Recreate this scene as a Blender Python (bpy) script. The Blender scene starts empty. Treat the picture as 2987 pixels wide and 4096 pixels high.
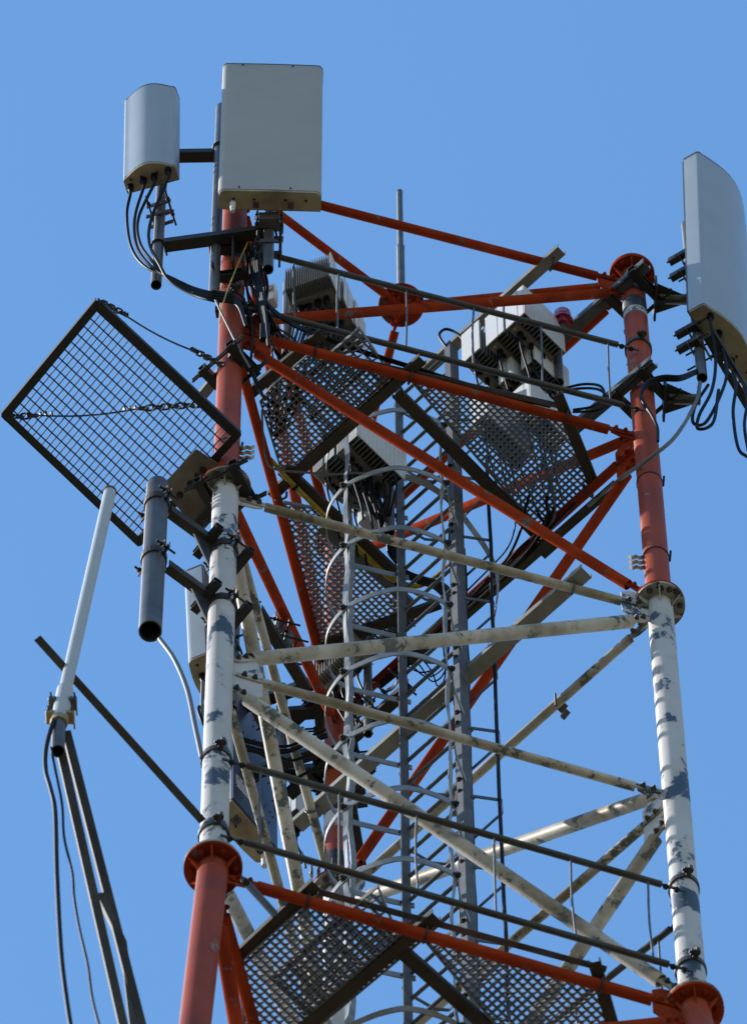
import bpy, bmesh, math, random
from mathutils import Vector as V, Matrix as M
random.seed(7)
sc = bpy.context.scene
col = sc.collection
R = math.radians

# ------------------------------------------------------------------ camera, sky, sun, exposure
PW, PH, FPX = 2987.0, 4096.0, 38044.5          # photograph size and focal length in its pixels
PITCH, YAW, ROLL = 1.2064978, -0.0092173, -0.0075993
CAM = V((0.0, -17.2937, -43.2661))
fw = V((math.sin(YAW)*math.cos(PITCH), math.cos(YAW)*math.cos(PITCH), math.sin(PITCH)))
_r = V((math.cos(YAW), -math.sin(YAW), 0)); _u = _r.cross(fw)
rt = _r*math.cos(ROLL) + _u*math.sin(ROLL); up = _u*math.cos(ROLL) - _r*math.sin(ROLL)
cd = bpy.data.cameras.new('camera'); cam = bpy.data.objects.new('camera', cd); col.objects.link(cam)
cam.matrix_world = M(((rt.x, up.x, -fw.x, CAM.x), (rt.y, up.y, -fw.y, CAM.y), (rt.z, up.z, -fw.z, CAM.z), (0, 0, 0, 1)))
cd.sensor_fit = 'VERTICAL'; cd.sensor_height = 36.0; cd.sensor_width = 26.25
cd.lens = FPX/PH*36.0; cd.clip_start = 0.5; cd.clip_end = 6000
cd.dof.use_dof = True; cd.dof.focus_distance = (V((0, 0, 1.2))-CAM).dot(fw); cd.dof.aperture_fstop = 6.3
sc.camera = cam
SUN_AZ, SUN_EL = 168.0, 42.0                    # azimuth counter-clockwise from +X
w = bpy.data.worlds.new('World'); sc.world = w; w.use_nodes = True
nt = w.node_tree; nt.nodes.clear()
sky = nt.nodes.new('ShaderNodeTexSky'); sky.sky_type = 'NISHITA'; sky.sun_disc = False
sky.sun_elevation = R(SUN_EL); sky.sun_rotation = R(90-SUN_AZ); sky.altitude = 50
sky.air_density = 1.6; sky.dust_density = 0.0; sky.ozone_density = 4.0
bg = nt.nodes.new('ShaderNodeBackground'); bg.inputs[1].default_value = 0.117
wo = nt.nodes.new('ShaderNodeOutputWorld')
hs = nt.nodes.new('ShaderNodeHueSaturation'); hs.inputs['Saturation'].default_value = 1.14; hs.inputs['Value'].default_value = 1.0
nt.links.new(sky.outputs[0], hs.inputs['Color']); nt.links.new(hs.outputs[0], bg.inputs[0]); nt.links.new(bg.outputs[0], wo.inputs[0])
sl = bpy.data.lights.new('sun', 'SUN'); sl.energy = 5.0; sl.angle = R(0.53); sl.color = (1.0, 0.95, 0.88)
so = bpy.data.objects.new('sun', sl); col.objects.link(so)
sd = V((math.cos(R(SUN_AZ))*math.cos(R(SUN_EL)), math.sin(R(SUN_AZ))*math.cos(R(SUN_EL)), math.sin(R(SUN_EL))))
so.rotation_euler = sd.to_track_quat('Z', 'Y').to_euler(); so.location = sd*60
sc.view_settings.view_transform = 'Standard'; sc.view_settings.look = 'None'
sc.view_settings.exposure = 0.85; sc.view_settings.gamma = 1.0; sc.view_settings.use_curve_mapping = False

# ------------------------------------------------------------------ where a photograph pixel lies in the place
def proj(p):
    d = V(p)-CAM; z = d.dot(fw)
    return PW/2+FPX*d.dot(rt)/z, PH/2-FPX*d.dot(up)/z
def ray(px, py): return fw + rt*((px-PW/2)/FPX) + up*((PH/2-py)/FPX)
def PZ(px, py, z):
    d = ray(px, py); return CAM + d*((z-CAM.z)/d.z)
def PV(px, py, p0, n):
    d = ray(px, py); return CAM + d*((V(p0)-CAM).dot(n)/d.dot(n))
def PY(px, py, y): return PV(px, py, (0, y, 0), V((0, 1, 0)))
def zat(xy, py):
    a, b = -20.0, 12.0
    for _ in range(60):
        m = (a+b)/2
        if proj((xy[0], xy[1], m))[1] > py: a = m
        else: b = m
    return a

# ------------------------------------------------------------------ materials (all procedural)
def mat(name, base, rough=0.5, metal=0.0, var=0.0, vscale=6.0, chip=None, chip_amt=0.0, chip_scale=9.0, bump=0.0,
        bscale=60.0, dirt=None, dirt_amt=0.0, spec=0.5, stretch=(1, 1, 1), chip2=None, rust=None):
    m = bpy.data.materials.new(name); m.use_nodes = True
    n = m.node_tree.nodes; l = m.node_tree.links; b = n['Principled BSDF']
    b.inputs['Roughness'].default_value = rough; b.inputs['Metallic'].default_value = metal
    b.inputs['Specular IOR Level'].default_value = spec
    tc = n.new('ShaderNodeTexCoord'); oi = n.new('ShaderNodeObjectInfo')
    mp = n.new('ShaderNodeMapping'); mp.inputs['Scale'].default_value = stretch
    off = n.new('ShaderNodeVectorMath'); off.operation = 'MULTIPLY_ADD'
    cmb = n.new('ShaderNodeCombineXYZ')
    for i in range(3): l.new(oi.outputs['Random'], cmb.inputs[i])
    off.inputs[1].default_value = (37.0, 17.0, 23.0); l.new(cmb.outputs[0], off.inputs[0])
    l.new(tc.outputs['Object'], off.inputs[2]); l.new(off.outputs[0], mp.inputs[0])
    def noise(s, det=6.0, ro=0.6):
        t = n.new('ShaderNodeTexNoise'); t.inputs['Scale'].default_value = s
        t.inputs['Detail'].default_value = det; t.inputs['Roughness'].default_value = ro
        l.new(mp.outputs[0], t.inputs['Vector']); return t.outputs['Fac']
    def ramp(src, a, bb):
        r = n.new('ShaderNodeMapRange'); r.inputs[1].default_value = a; r.inputs[2].default_value = bb
        l.new(src, r.inputs[0]); return r.outputs[0]
    def mix(fac, a, bb):
        x = n.new('ShaderNodeMix'); x.data_type = 'RGBA'
        if isinstance(fac, float): x.inputs[0].default_value = fac
        else: l.new(fac, x.inputs[0])
        for k, v in ((6, a), (7, bb)):
            if isinstance(v, tuple): x.inputs[k].default_value = (*v, 1)
            else: l.new(v, x.inputs[k])
        return x.outputs[2]
    c = base
    h = None
    if var:
        c = mix(ramp(noise(vscale), 0.3, 0.7), tuple(x*(1-var) for x in base), tuple(min(1, x*(1+var)) for x in base))
    if dirt:
        c = mix(ramp(noise(vscale*0.55, 5), 0.62-dirt_amt*0.3, 0.8-dirt_amt*0.2), c, dirt)
    if chip:
        f1 = noise(chip_scale, 9.0, 0.66); f3 = noise(chip_scale*4.5, 6.0, 0.7); t = 0.70-chip_amt*0.9
        ad = n.new('ShaderNodeMath'); ad.operation = 'MULTIPLY_ADD'; ad.inputs[1].default_value = 0.24; l.new(f3, ad.inputs[0])
        m2 = n.new('ShaderNodeMath'); m2.operation = 'MULTIPLY'; m2.inputs[1].default_value = 0.76; l.new(f1, m2.inputs[0]); l.new(m2.outputs[0], ad.inputs[2])
        h = ramp(ad.outputs[0], t, t+0.010); c = mix(h, c, chip)
        if rust:
            rr = ramp(ad.outputs[0], t-0.045, t+0.01); rm = n.new('ShaderNodeMath'); rm.operation = 'MULTIPLY'; rm.inputs[1].default_value = 0.45; l.new(rr, rm.inputs[0])
            im = n.new('ShaderNodeMath'); im.operation = 'SUBTRACT'; im.use_clamp = True; l.new(rm.outputs[0], im.inputs[0]); l.new(h, im.inputs[1]); c = mix(im.outputs[0], c, rust)
        if chip2:
            f2 = ramp(noise(chip_scale*0.6, 8.0, 0.6), t+0.055, t+0.07); c = mix(f2, c, chip2)
    if isinstance(c, tuple): b.inputs['Base Color'].default_value = (*c, 1)
    else: l.new(c, b.inputs['Base Color'])
    if bump:
        bp = n.new('ShaderNodeBump'); bp.inputs['Strength'].default_value = bump; bp.inputs['Distance'].default_value = 0.004
        hh = noise(bscale, 4)
        if h is not None:
            s = n.new('ShaderNodeMath'); s.operation = 'MULTIPLY_ADD'; s.inputs[1].default_value = -1.0
            l.new(h, s.inputs[0]); l.new(hh, s.inputs[2]); hh = s.outputs[0]
        l.new(hh, bp.inputs['Height']); l.new(bp.outputs[0], b.inputs['Normal'])
    return m
MT = {
 'red': mat('red_paint', (0.25, 0.036, 0.014), 0.5, spec=0.0, var=0.3, vscale=3.5, chip=(0.10, 0.098, 0.095), chip_amt=0.115, chip_scale=9, bump=0.12, dirt=(0.12, 0.02, 0.014), dirt_amt=0.45, chip2=(0.24, 0.085, 0.045)),
 'red_leg': mat('red_leg_paint', (0.27, 0.054, 0.026), 0.42, spec=0.05, var=0.22, vscale=2.5, chip=(0.17, 0.16, 0.155), chip_amt=0.105, chip_scale=8, bump=0.1, dirt=(0.17, 0.04, 0.03), dirt_amt=0.5),
 'white': mat('white_paint', (0.435, 0.42, 0.425), 0.45, spec=0.2, var=0.08, vscale=4.0, chip=(0.045, 0.065, 0.095), chip_amt=0.178, chip_scale=6.0, stretch=(1, 1, 0.6), rust=(0.30, 0.26, 0.24), bump=0.2, dirt=(0.36, 0.34, 0.31), dirt_amt=0.3),
 'white_tube': mat('white_brace_paint', (0.45, 0.415, 0.385), 0.5, spec=0.12, var=0.12, vscale=5.0, chip=(0.10, 0.105, 0.10), chip_amt=0.172, chip_scale=7, rust=(0.20, 0.155, 0.10), bump=0.2, dirt=(0.18, 0.145, 0.095), dirt_amt=0.7),
 'white_dirty': mat('soiled_white_paint', (0.36, 0.34, 0.32), 0.55, spec=0.1, var=0.15, vscale=12, chip=(0.06, 0.05, 0.042), chip_amt=0.17, chip_scale=14, bump=0.2, dirt=(0.10, 0.075, 0.055), dirt_amt=0.9),
 'strap': mat('sunlit_galv_strap', (0.21, 0.225, 0.24), 0.42, 0.1, spec=0.3, var=0.2, vscale=12, dirt=(0.12, 0.12, 0.12), dirt_amt=0.4),  # galvanised hoops and straps, colour lightened to look sunlit beside the dark stiles
 'channel_lit': mat('pale_sunlit_channel', (0.20, 0.195, 0.18), 0.5, 0.05, spec=0.2, var=0.2, vscale=6, bump=0.05, dirt=(0.12, 0.105, 0.085), dirt_amt=0.5),  # pale grey channels, sunlight on their side faces put into the colour
 'fin': mat('sunlit_cast_fins', (0.27, 0.27, 0.26), 0.45, 0.1, spec=0.2, var=0.1, vscale=8),  # fins painted lighter than the unit casting to look sunlit
 'plate': mat('grey_brown_plate', (0.15, 0.135, 0.11), 0.55, spec=0.15, var=0.25, vscale=8, bump=0.06, dirt=(0.08, 0.065, 0.05), dirt_amt=0.5),
 'galv': mat('galvanised_steel', (0.075, 0.083, 0.095), 0.5, 0.1, spec=0.25, var=0.22, vscale=14, bump=0.06, dirt=(0.05, 0.047, 0.043), dirt_amt=0.4),
 'rail': mat('rail_steel', (0.055, 0.056, 0.056), 0.5, 0.1, spec=0.25, var=0.2, vscale=9, bump=0.05, dirt=(0.045, 0.034, 0.024), dirt_amt=0.6),
 'beam': mat('weathered_channel', (0.046, 0.038, 0.029), 0.6, 0.05, spec=0.2, var=0.25, vscale=7, bump=0.08, dirt=(0.028, 0.021, 0.015), dirt_amt=0.6),
 'dark': mat('dark_steel', (0.020, 0.020, 0.020), 0.5, 0.1, spec=0.25, var=0.25, vscale=10, bump=0.06, dirt=(0.03, 0.02, 0.013), dirt_amt=0.5),
 'grate': mat('grating_steel', (0.165, 0.17, 0.175), 0.5, 0.0, spec=0.1, var=0.15, vscale=10),
 'wire': mat('rusty_mesh_steel', (0.022, 0.021, 0.024), 0.6, 0.1, spec=0.2, var=0.2, vscale=10),
 'pipe': mat('grey_pipe', (0.075, 0.073, 0.070), 0.36, 0.1, spec=0.3, var=0.25, vscale=10, bump=0.05, dirt=(0.045, 0.035, 0.03), dirt_amt=0.6),
 'radome': mat('grey_radome', (0.30, 0.293, 0.283), 0.45, spec=0.2, var=0.05, vscale=3, bump=0.04, bscale=200),
 'radome_b': mat('pale_blue_radome', (0.27, 0.30, 0.335), 0.3, spec=0.4, var=0.05, vscale=3, dirt=(0.24, 0.26, 0.27), dirt_amt=0.2),
 'cap': mat('beige_end_cap', (0.30, 0.25, 0.17), 0.5, spec=0.2, var=0.2, vscale=9, dirt=(0.14, 0.10, 0.07), dirt_amt=0.6),
 'unit': mat('white_unit_cover', (0.50, 0.51, 0.52), 0.4, spec=0.25, var=0.04, vscale=4),
 'unit_g': mat('unit_casting', (0.15, 0.14, 0.125), 0.5, 0.1, spec=0.2, var=0.15, vscale=8, dirt=(0.06, 0.05, 0.04), dirt_amt=0.5),
 'back': mat('blue_grey_back_plate', (0.060, 0.085, 0.14), 0.35, 0.2, spec=0.3, var=0.15, vscale=4),
 'black': mat('black_rubber', (0.006, 0.0062, 0.007), 0.5, spec=0.1, var=0.2, vscale=20),
 'cable_g': mat('grey_cable', (0.11, 0.12, 0.13), 0.5, spec=0.2),
 'yellow': mat('yellow_green_cable', (0.34, 0.25, 0.03), 0.45, var=0.4, vscale=30),
 'lens': mat('red_lamp_glass', (0.22, 0.012, 0.03), 0.15, var=0.1),
 'bolt': mat('bolt_steel', (0.06, 0.05, 0.04), 0.5, 0.2, var=0.3, vscale=30),
 'omni': mat('white_fibreglass', (0.36, 0.385, 0.41), 0.4, spec=0.3, var=0.05),
 'alu': mat('bright_clip_metal', (0.30, 0.30, 0.30), 0.4, 0.0),
 'brass': mat('brass_collar', (0.30, 0.22, 0.10), 0.45, 0.5, var=0.2),
 'print_y': mat('yellow_print', (0.55, 0.42, 0.05), 0.5), 'print_b': mat('blue_print', (0.05, 0.16, 0.40), 0.5),
 'paper': mat('label_paper', (0.42, 0.46, 0.55), 0.5), 'ink': mat('dark_ink', (0.03, 0.03, 0.035), 0.5),
 'ground': mat('dry_earth', (0.09, 0.08, 0.055), 0.9, var=0.3, vscale=0.15, dirt=(0.06, 0.075, 0.03), dirt_amt=0.6),
}

# ------------------------------------------------------------------ object helpers
WM = {}
def link(name, me, parent=None, W=None, m=None):
    o = bpy.data.objects.new(name, me); col.objects.link(o)
    W = W or M.Identity(4)
    if parent is not None:
        o.parent = parent; o.matrix_parent_inverse = WM[parent].inverted()
    o.matrix_basis = W; WM[o] = W
    if m and me is not None and not me.materials: me.materials.append(MT[m])
    return o
def thing(name, label, cat, loc, group=None):
    o = bpy.data.objects.new(name, None); col.objects.link(o); o.empty_display_size = 0.1
    o.location = loc; WM[o] = M.Translation(V(loc)); o['label'] = label; o['category'] = cat
    if group: o['group'] = group
    return o
def tagm(o, label, cat, group=None):
    o['label'] = label; o['category'] = cat
    if group: o['group'] = group
    return o
class G:
    def __init__(s): s.v = []; s.f = []; s.sm = []
    def add(s, v, f, smooth=False):
        k = len(s.v); s.v += [tuple(x) for x in v]; s.f += [tuple(i+k for i in q) for q in f]; s.sm += [smooth]*len(f)
    def mesh(s, name, m):
        me = bpy.data.meshes.new(name); me.from_pydata(s.v, [], s.f); me.materials.append(MT[m])
        me.polygons.foreach_set('use_smooth', s.sm); me.update(); return me
    def obj(s, name, m, parent=None):
        # put the origin at the first vertex's neighbourhood centre so that objects sit where they are
        n = len(s.v); c = V((sum(p[0] for p in s.v)/n, sum(p[1] for p in s.v)/n, sum(p[2] for p in s.v)/n))
        s.v = [(p[0]-c.x, p[1]-c.y, p[2]-c.z) for p in s.v]
        me = s.mesh(name, m)
        bm = bmesh.new(); bm.from_mesh(me); bmesh.ops.recalc_face_normals(bm, faces=bm.faces); bm.to_mesh(me); bm.free()
        return link(name, me, parent, M.Translation(c))
def frame(d, ref=V((0, 0, 1))):
    d = d.normalized()
    a = d.cross(ref)
    if a.length < 1e-4: a = d.cross(V((1, 0, 0)))
    a.normalize(); return d, a, a.cross(d).normalized()
def g_tube(g, p, q, r, n=20, wall=None, r2=None):
    """tube; hollow with a wall when wall is given, else capped"""
    p, q = V(p), V(q); d, a, b = frame(q-p); r2 = r2 or r
    def ring(c, rr): return [c+(a*math.cos(2*math.pi*i/n)+b*math.sin(2*math.pi*i/n))*rr for i in range(n)]
    qs = lambda o1, o2: [(o1+i, o1+(i+1) % n, o2+(i+1) % n, o2+i) for i in range(n)]
    g.add(ring(p, r)+ring(q, r2), qs(0, n), True)
    if wall:
        g.add(ring(p, r-wall)+ring(q, r2-wall), qs(0, n), True)
        g.add(ring(p, r)+ring(p, r-wall), qs(0, n)); g.add(ring(q, r2)+ring(q, r2-wall), qs(0, n))
    else:
        g.add(ring(p, r), [tuple(range(n))]); g.add(ring(q, r2), [tuple(range(n))])
def g_box(g, c, ax, ay, az, sx, sy, sz, ch=0.0):
    """box with axes ax, ay, az (unit) and full sizes; chamfered by ch"""
    c = V(c); hx, hy, hz = sx/2, sy/2, sz/2
    if ch <= 0:
        v = [c+ax*(hx*i)+ay*(hy*j)+az*(hz*k) for i in (-1, 1) for j in (-1, 1) for k in (-1, 1)]
        g.add(v, [(0, 1, 3, 2), (4, 6, 7, 5), (0, 4, 5, 1), (2, 3, 7, 6), (0, 2, 6, 4), (1, 5, 7, 3)]); return
    bm = bmesh.new(); bmesh.ops.create_cube(bm, size=1.0)
    for x in bm.verts: x.co = V((x.co.x*sx, x.co.y*sy, x.co.z*sz))
    bmesh.ops.bevel(bm, geom=list(bm.edges), offset=ch, segments=2, affect='EDGES', profile=0.5)
    bm.verts.index_update()
    g.add([c+ax*x.co.x+ay*x.co.y+az*x.co.z for x in bm.verts], [tuple(x.index for x in f.verts) for f in bm.faces]); bm.free()
def g_ext(g, prof, p, q, ref=V((0, 0, 1)), smooth=False):
    """extrude a closed 2-D profile (side, up) from p to q"""
    p, q = V(p), V(q); d, a, b = frame(q-p, ref); n = len(prof)
    g.add([p+a*x+b*y for x, y in prof]+[q+a*x+b*y for x, y in prof], [(i, (i+1) % n, n+(i+1) % n, n+i) for i in range(n)], smooth)
    g.add([p+a*x+b*y for x, y in prof], [tuple(range(n))]); g.add([q+a*x+b*y for x, y in prof], [tuple(range(n))])
def chan(w, h, t):   # channel: open side up or down by sign of h
    return [(-w/2, 0), (w/2, 0), (w/2, h), (w/2-t, h), (w/2-t, t if h > 0 else -t), (-w/2+t, t if h > 0 else -t), (-w/2+t, h), (-w/2, h)]
def angle(w, h, t): return [(0, 0), (w, 0), (w, t), (t, t), (t, h), (0, h)]
def spline(pts, k=8):
    pts = [V(p) for p in pts]; P = [pts[0]*2-pts[1]]+pts+[pts[-1]*2-pts[-2]]; out = []
    for i in range(1, len(P)-2):
        a, b, c, d = P[i-1:i+3]
        for j in range(k):
            t = j/k; out.append(0.5*((2*b)+(c-a)*t+(2*a-5*b+4*c-d)*t*t+(3*b-a-3*c+d)*t**3))
    out.append(pts[-1]); return out
def g_path(g, pts, r, n=8, closed=False):
    N = len(pts); rings = []; a = None
    for i, p in enumerate(pts):
        if closed: d = pts[(i+1) % N]-pts[i-1]
        else: d = pts[min(i+1, N-1)]-pts[max(i-1, 0)]
        d.normalize()
        if a is None: a = frame(d)[1]
        a = (a-d*a.dot(d)).normalized(); b = d.cross(a)
        rings += [p+(a*math.cos(2*math.pi*j/n)+b*math.sin(2*math.pi*j/n))*r for j in range(n)]
    f = []
    for i in range(N if closed else N-1):
        o, o2 = i*n, ((i+1) % N)*n
        f += [(o+j, o+(j+1) % n, o2+(j+1) % n, o2+j) for j in range(n)]
    g.add(rings, f, True)
    if not closed:
        g.add(rings[:n], [tuple(range(n))]); g.add(rings[-n:], [tuple(range(n))])
def g_strip(g, pts, wdir, wd, th, closed=False):
    """flat bar bent along pts; wdir = direction of its width"""
    N = len(pts); v = []; f = []
    for i, p in enumerate(pts):
        d = (pts[(i+1) % N]-pts[i-1]) if closed else (pts[min(i+1, N-1)]-pts[max(i-1, 0)])
        wv = wdir(i) if callable(wdir) else wdir
        nn = d.cross(wv).normalized()
        v += [p+wv*(wd/2)+nn*(th/2), p-wv*(wd/2)+nn*(th/2), p-wv*(wd/2)-nn*(th/2), p+wv*(wd/2)-nn*(th/2)]
    for i in range(N if closed else N-1):
        o, o2 = i*4, ((i+1) % N)*4
        f += [(o+j, o+(j+1) % 4, o2+(j+1) % 4, o2+j) for j in range(4)]
    if not closed: f += [(0, 1, 2, 3), tuple(4*(N-1)+j for j in range(4))]
    g.add(v, f)
def tube(name, p, q, r, m, parent, n=20, wall=None):
    g = G(); g_tube(g, p, q, r, n, wall); return g.obj(name, m, parent)
def box(name, c, ax, ay, az, s, m, parent, ch=0.0):
    g = G(); g_box(g, c, ax, ay, az, *s, ch); return g.obj(name, m, parent)
def beam(name, p, q, prof, m, parent, ref=V((0, 0, 1))):
    g = G(); g_ext(g, prof, p, q, ref); return g.obj(name, m, parent)
def cable(name, pts, r, m, parent, k=8, n=8):
    g = G(); g_path(g, spline(pts, k), r, n); return g.obj(name, m, parent)
X, Y, Z = V((1, 0, 0)), V((0, 1, 0)), V((0, 0, 1))
def unit_mesh(build, name, m):
    g = G(); build(g); me = g.mesh(name, m)
    bm = bmesh.new(); bm.from_mesh(me); bmesh.ops.recalc_face_normals(bm, faces=bm.faces); bm.to_mesh(me); bm.free(); return me
def hexbolt(g):
    g_tube(g, (0, 0, -0.004), (0, 0, 0.002), 0.016, 12); g_tube(g, (0, 0, 0.002), (0, 0, 0.013), 0.0125, 6); g_tube(g, (0, 0, 0.013), (0, 0, 0.019), 0.007, 8)
BOLT = {k: unit_mesh(hexbolt, 'bolt', k) for k in ('bolt', 'red', 'white', 'galv', 'dark')}
def orient(p, d):
    d, a, b = frame(V(d)); p = V(p)
    return M(((a.x, b.x, d.x, p.x), (a.y, b.y, d.y, p.y), (a.z, b.z, d.z, p.z), (0, 0, 0, 1)))
def bolt(p, d, parent, m='bolt', s=1.0):
    k = M.Diagonal((s, s, s, 1)); return link('bolt', BOLT[m], parent, orient(p, d) @ k)
BAR = unit_mesh(lambda g: g_box(g, (0, 0, 0), X, Y, Z, 1, 1, 1), 'bar', 'grate')
BARW = unit_mesh(lambda g: g_box(g, (0, 0, 0), X, Y, Z, 1, 1, 1), 'bar_dark', 'wire')
def ubolt(parent, c, tdir, side, r, legl, m='dark'):
    """round-bar U-bolt about a tube: c axis point, tdir tube direction, side = direction of the open legs"""
    t = V(tdir).normalized(); s = V(side); s = (s-t*s.dot(t)).normalized(); e = t.cross(s); rr = r+0.006; c = V(c)
    pts = [c+e*rr+s*legl]+[c+e*rr*math.cos(a)-s*rr*math.sin(a) for a in [math.pi*i/10 for i in range(11)]]+[c-e*rr+s*legl]
    g = G(); g_path(g, pts, 0.006, 8); return g.obj('u_bolt', m, parent)

# ------------------------------------------------------------------ ground
GZ = CAM.z-1.6
g = G(); g.add([(-900, -900, GZ), (900, -900, GZ), (900, 900, GZ), (-900, 900, GZ)], [(0, 1, 2, 3)])
o = g.obj('ground', 'ground'); o['kind'] = 'structure'

# ------------------------------------------------------------------ lattice tower
SIDE = 2.2; PHI = R(226.903); RAD = SIDE/math.sqrt(3); RL = 0.0635
yL = [734, 1320, 1987, 2685, 3497]; yR = [1142, 1758, 2446, 3193, 4051]
def legxy(i, z, zk=-4.79):
    rr = RAD + max(0.0, zk-z)*0.042; a = PHI+i*2*math.pi/3
    return V((rr*math.cos(a), rr*math.sin(a), z))
zL = [zat(legxy(0, 0), y) for y in yL]; zR = [zat(legxy(1, 0), y) for y in yR]
NZ = [zL, zR, [(a+b)/2 for a, b in zip(zL, zR)]]
for k in range(3):
    z = NZ[k][4]
    while z-2.4 > GZ+1.5: z -= 2.4; NZ[k].append(z)
NB = min(len(n) for n in NZ)
def node(i, k): return legxy(i, NZ[i][k])
zT = zat(legxy(1, 0), 1115)
F2 = [zat(legxy(0, 0), 3471), zat(legxy(1, 0), 4034), -4.79]
tower = thing('lattice_tower', 'three-legged red and white tubular lattice tower rising from the ground', 'tower', (0, 0, GZ))
C0 = V((0, 0, 0))
def flange(i, z, m_up, m_dn, r=0.11, top=True, bottom=True):
    c = legxy(i, z); ax = (legxy(i, z+0.3)-legxy(i, z-0.3)).normalized()
    for s, m in ((1, m_up), (-1, m_dn)):
        if (s > 0 and not top) or (s < 0 and not bottom): continue
        g = G(); g_tube(g, c+ax*(0.0015*s), c+ax*(0.021*s), r, 40); fl = g.obj('flange', m, tower)
        for j in range(6):
            a = 2*math.pi*j/6+0.5; d = V((math.cos(a), math.sin(a), 0)); t = V((-d.y, d.x, 0))
            p0 = c+d*(RL-0.004)+ax*(0.0215*s); g = G()
            v = [p0, p0+d*(r-RL-0.004), p0+d*0.006+ax*(0.085*s)]
            g.add([x+t*0.004 for x in v]+[x-t*0.004 for x in v], [(0, 1, 2), (5, 4, 3), (0, 3, 4, 1), (1, 4, 5, 2), (2, 5, 3, 0)])
            g.obj('stiffener', m, fl)
        for j in range(6):
            a = 2*math.pi*(j+0.5)/6+0.5; d = V((math.cos(a), math.sin(a), 0))
            bolt(c+d*(RL+0.034)+ax*(0.0225*s), ax*s, fl, 'red' if m == 'red' else 'bolt')
    return c
for i in range(3):
    tube('leg', legxy(i, 0.02), legxy(i, zT+0.03), RL, 'red_leg', tower, 40)
    tube('leg', legxy(i, F2[i]+0.02), legxy(i, -0.02), RL, 'white', tower, 40)
    tube('leg', legxy(i, F2[i]-7.2), legxy(i, F2[i]-0.02), RL*1.08, 'red_leg', tower, 40)
    zz = F2[i]-7.2
    for j in range(6):
        z2 = max(GZ, zz-7.2) if j < 5 else GZ
        if zz-z2 > 0.1: tube('leg', legxy(i, z2), legxy(i, zz-0.002), RL*(1.1+0.05*j), 'white' if j % 2 == 0 else 'red_leg', tower, 24)
        zz = z2
    flange(i, zT+0.05, 'red', 'red', 0.122)
    flange(i, 0.0, 'red', 'white_dirty', 0.124)
    flange(i, F2[i], 'white_dirty', 'red', 0.13)
for i, ya, yb, m in ((1, 1222, 1262, 'dark'), (1, 1263, 1284, 'white'), (2, 3232, 3280, 'dark'), (2, 3281, 3345, 'white'), (2, 3440, 3500, 'dark')):
    za, zb_ = zat(legxy(i, 0), ya), zat(legxy(i, 0), yb); g = G(); g_tube(g, legxy(i, zb_), legxy(i, za), RL+0.0008, 40); g.obj('paint_band', m, tower)
def ptrim(a, b, d): return a+(b-a).normalized()*d
def brace(a, b, ra, m, oa=0.2, ob=0.2, detail=True, n=20):
    """tube with flattened tongues bolted to the gussets at both ends"""
    d = (b-a).normalized(); nrm = d.cross(Z).normalized()
    if nrm.dot(CAM-a) < 0: nrm = -nrm
    p, q = a+d*oa, b-d*ob
    g = G(); g_tube(g, p, q, ra, n, 0.005); t = g.obj('brace', m, tower)
    if detail:
        for e, s in ((p, -1), (q, 1)):
            g = G(); sd2 = d.cross(nrm).normalized()
            L = 0.125; wv = ra*0.95
            v2 = [(-0.05, wv), (L-0.02, wv*0.9), (L, wv*0.45), (L, -wv*0.45), (L-0.02, -wv*0.9), (-0.05, -wv)]
            top = [e+d*(s*x)+sd2*y+nrm*0.0125 for x, y in v2]; bot = [x-nrm*0.009 for x in top]
            g.add(top+bot, [tuple(range(6)), tuple(range(11, 5, -1))]+[(i2, (i2+1) % 6, 6+(i2+1) % 6, 6+i2) for i2 in range(6)])
            g.obj('tongue', m, t)
            for x in (0.035, 0.085): bolt(e+d*(s*x)+nrm*0.0165, nrm, t, 'red' if m == 'red' else 'bolt', 0.95)
    return t
def gusset(i, j, k, m, wd=0.17, h=0.13, dz=0.0):
    a = node(i, k)+Z*dz; t = (node(j, k)-node(i, k)); t.z = 0; t.normalize(); nn = t.cross(Z)
    g = G(); w0 = RL-0.006; hh = h/2; c = min(0.05, hh*0.5)
    v2 = [(w0, -hh), (w0+wd-0.04, -hh+c*0.2), (w0+wd, -hh+c), (w0+wd, hh-c), (w0+wd-0.04, hh-c*0.2), (w0, hh)]
    top = [a+t*x+Z*y+nn*0.003 for x, y in v2]; bot = [x-nn*0.006 for x in top]
    g.add(top+bot, [tuple(range(6)), tuple(range(11, 5, -1))]+[(q, (q+1) % 6, 6+(q+1) % 6, 6+q) for q in range(6)])
    return g.obj('gusset_plate', m, tower)
faces = [(0, 1), (2, 0), (1, 2)]       # (K-node leg, other leg): K at odd levels on first leg of each face
for fi, (i, j) in enumerate(faces):
    for k in range(min(NB, 8)):
        red = k < 2 or k >= 4
        m = 'red' if red else 'white_tube'
        if k == 2: m = 'white_tube'
        rh = 0.026 if k < 2 else (0.0235 if k < 4 else 0.028)
        vis = k < 6
        brace(node(i, k), node(j, k), rh, m, 0.2, 0.2, vis)
        gm = 'red' if red else 'white'
        if k % 2 == 1:
            gusset(i, j, k, gm, 0.15, 0.46 if vis else 0.3); gusset(j, i, k, gm, 0.13, 0.12)
            for kk in (k-1, k+1):
                if kk >= NB: continue
                mm = 'red' if (k == 1 or k >= 5) else 'white_tube'
                rd = 0.028 if k == 1 else (0.0345 if k == 3 else 0.034)
                s = 1 if kk < k else -1
                brace(node(i, k)+Z*(0.11*s), node(j, kk)-Z*(0.09*s), rd, mm, 0.2, 0.22, vis)
        else:
            gusset(i, j, k, gm, 0.13, 0.12)
            gusset(j, i, k, gm, 0.14, 0.34 if k else 0.26, 0.0 if k else -0.07)
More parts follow.
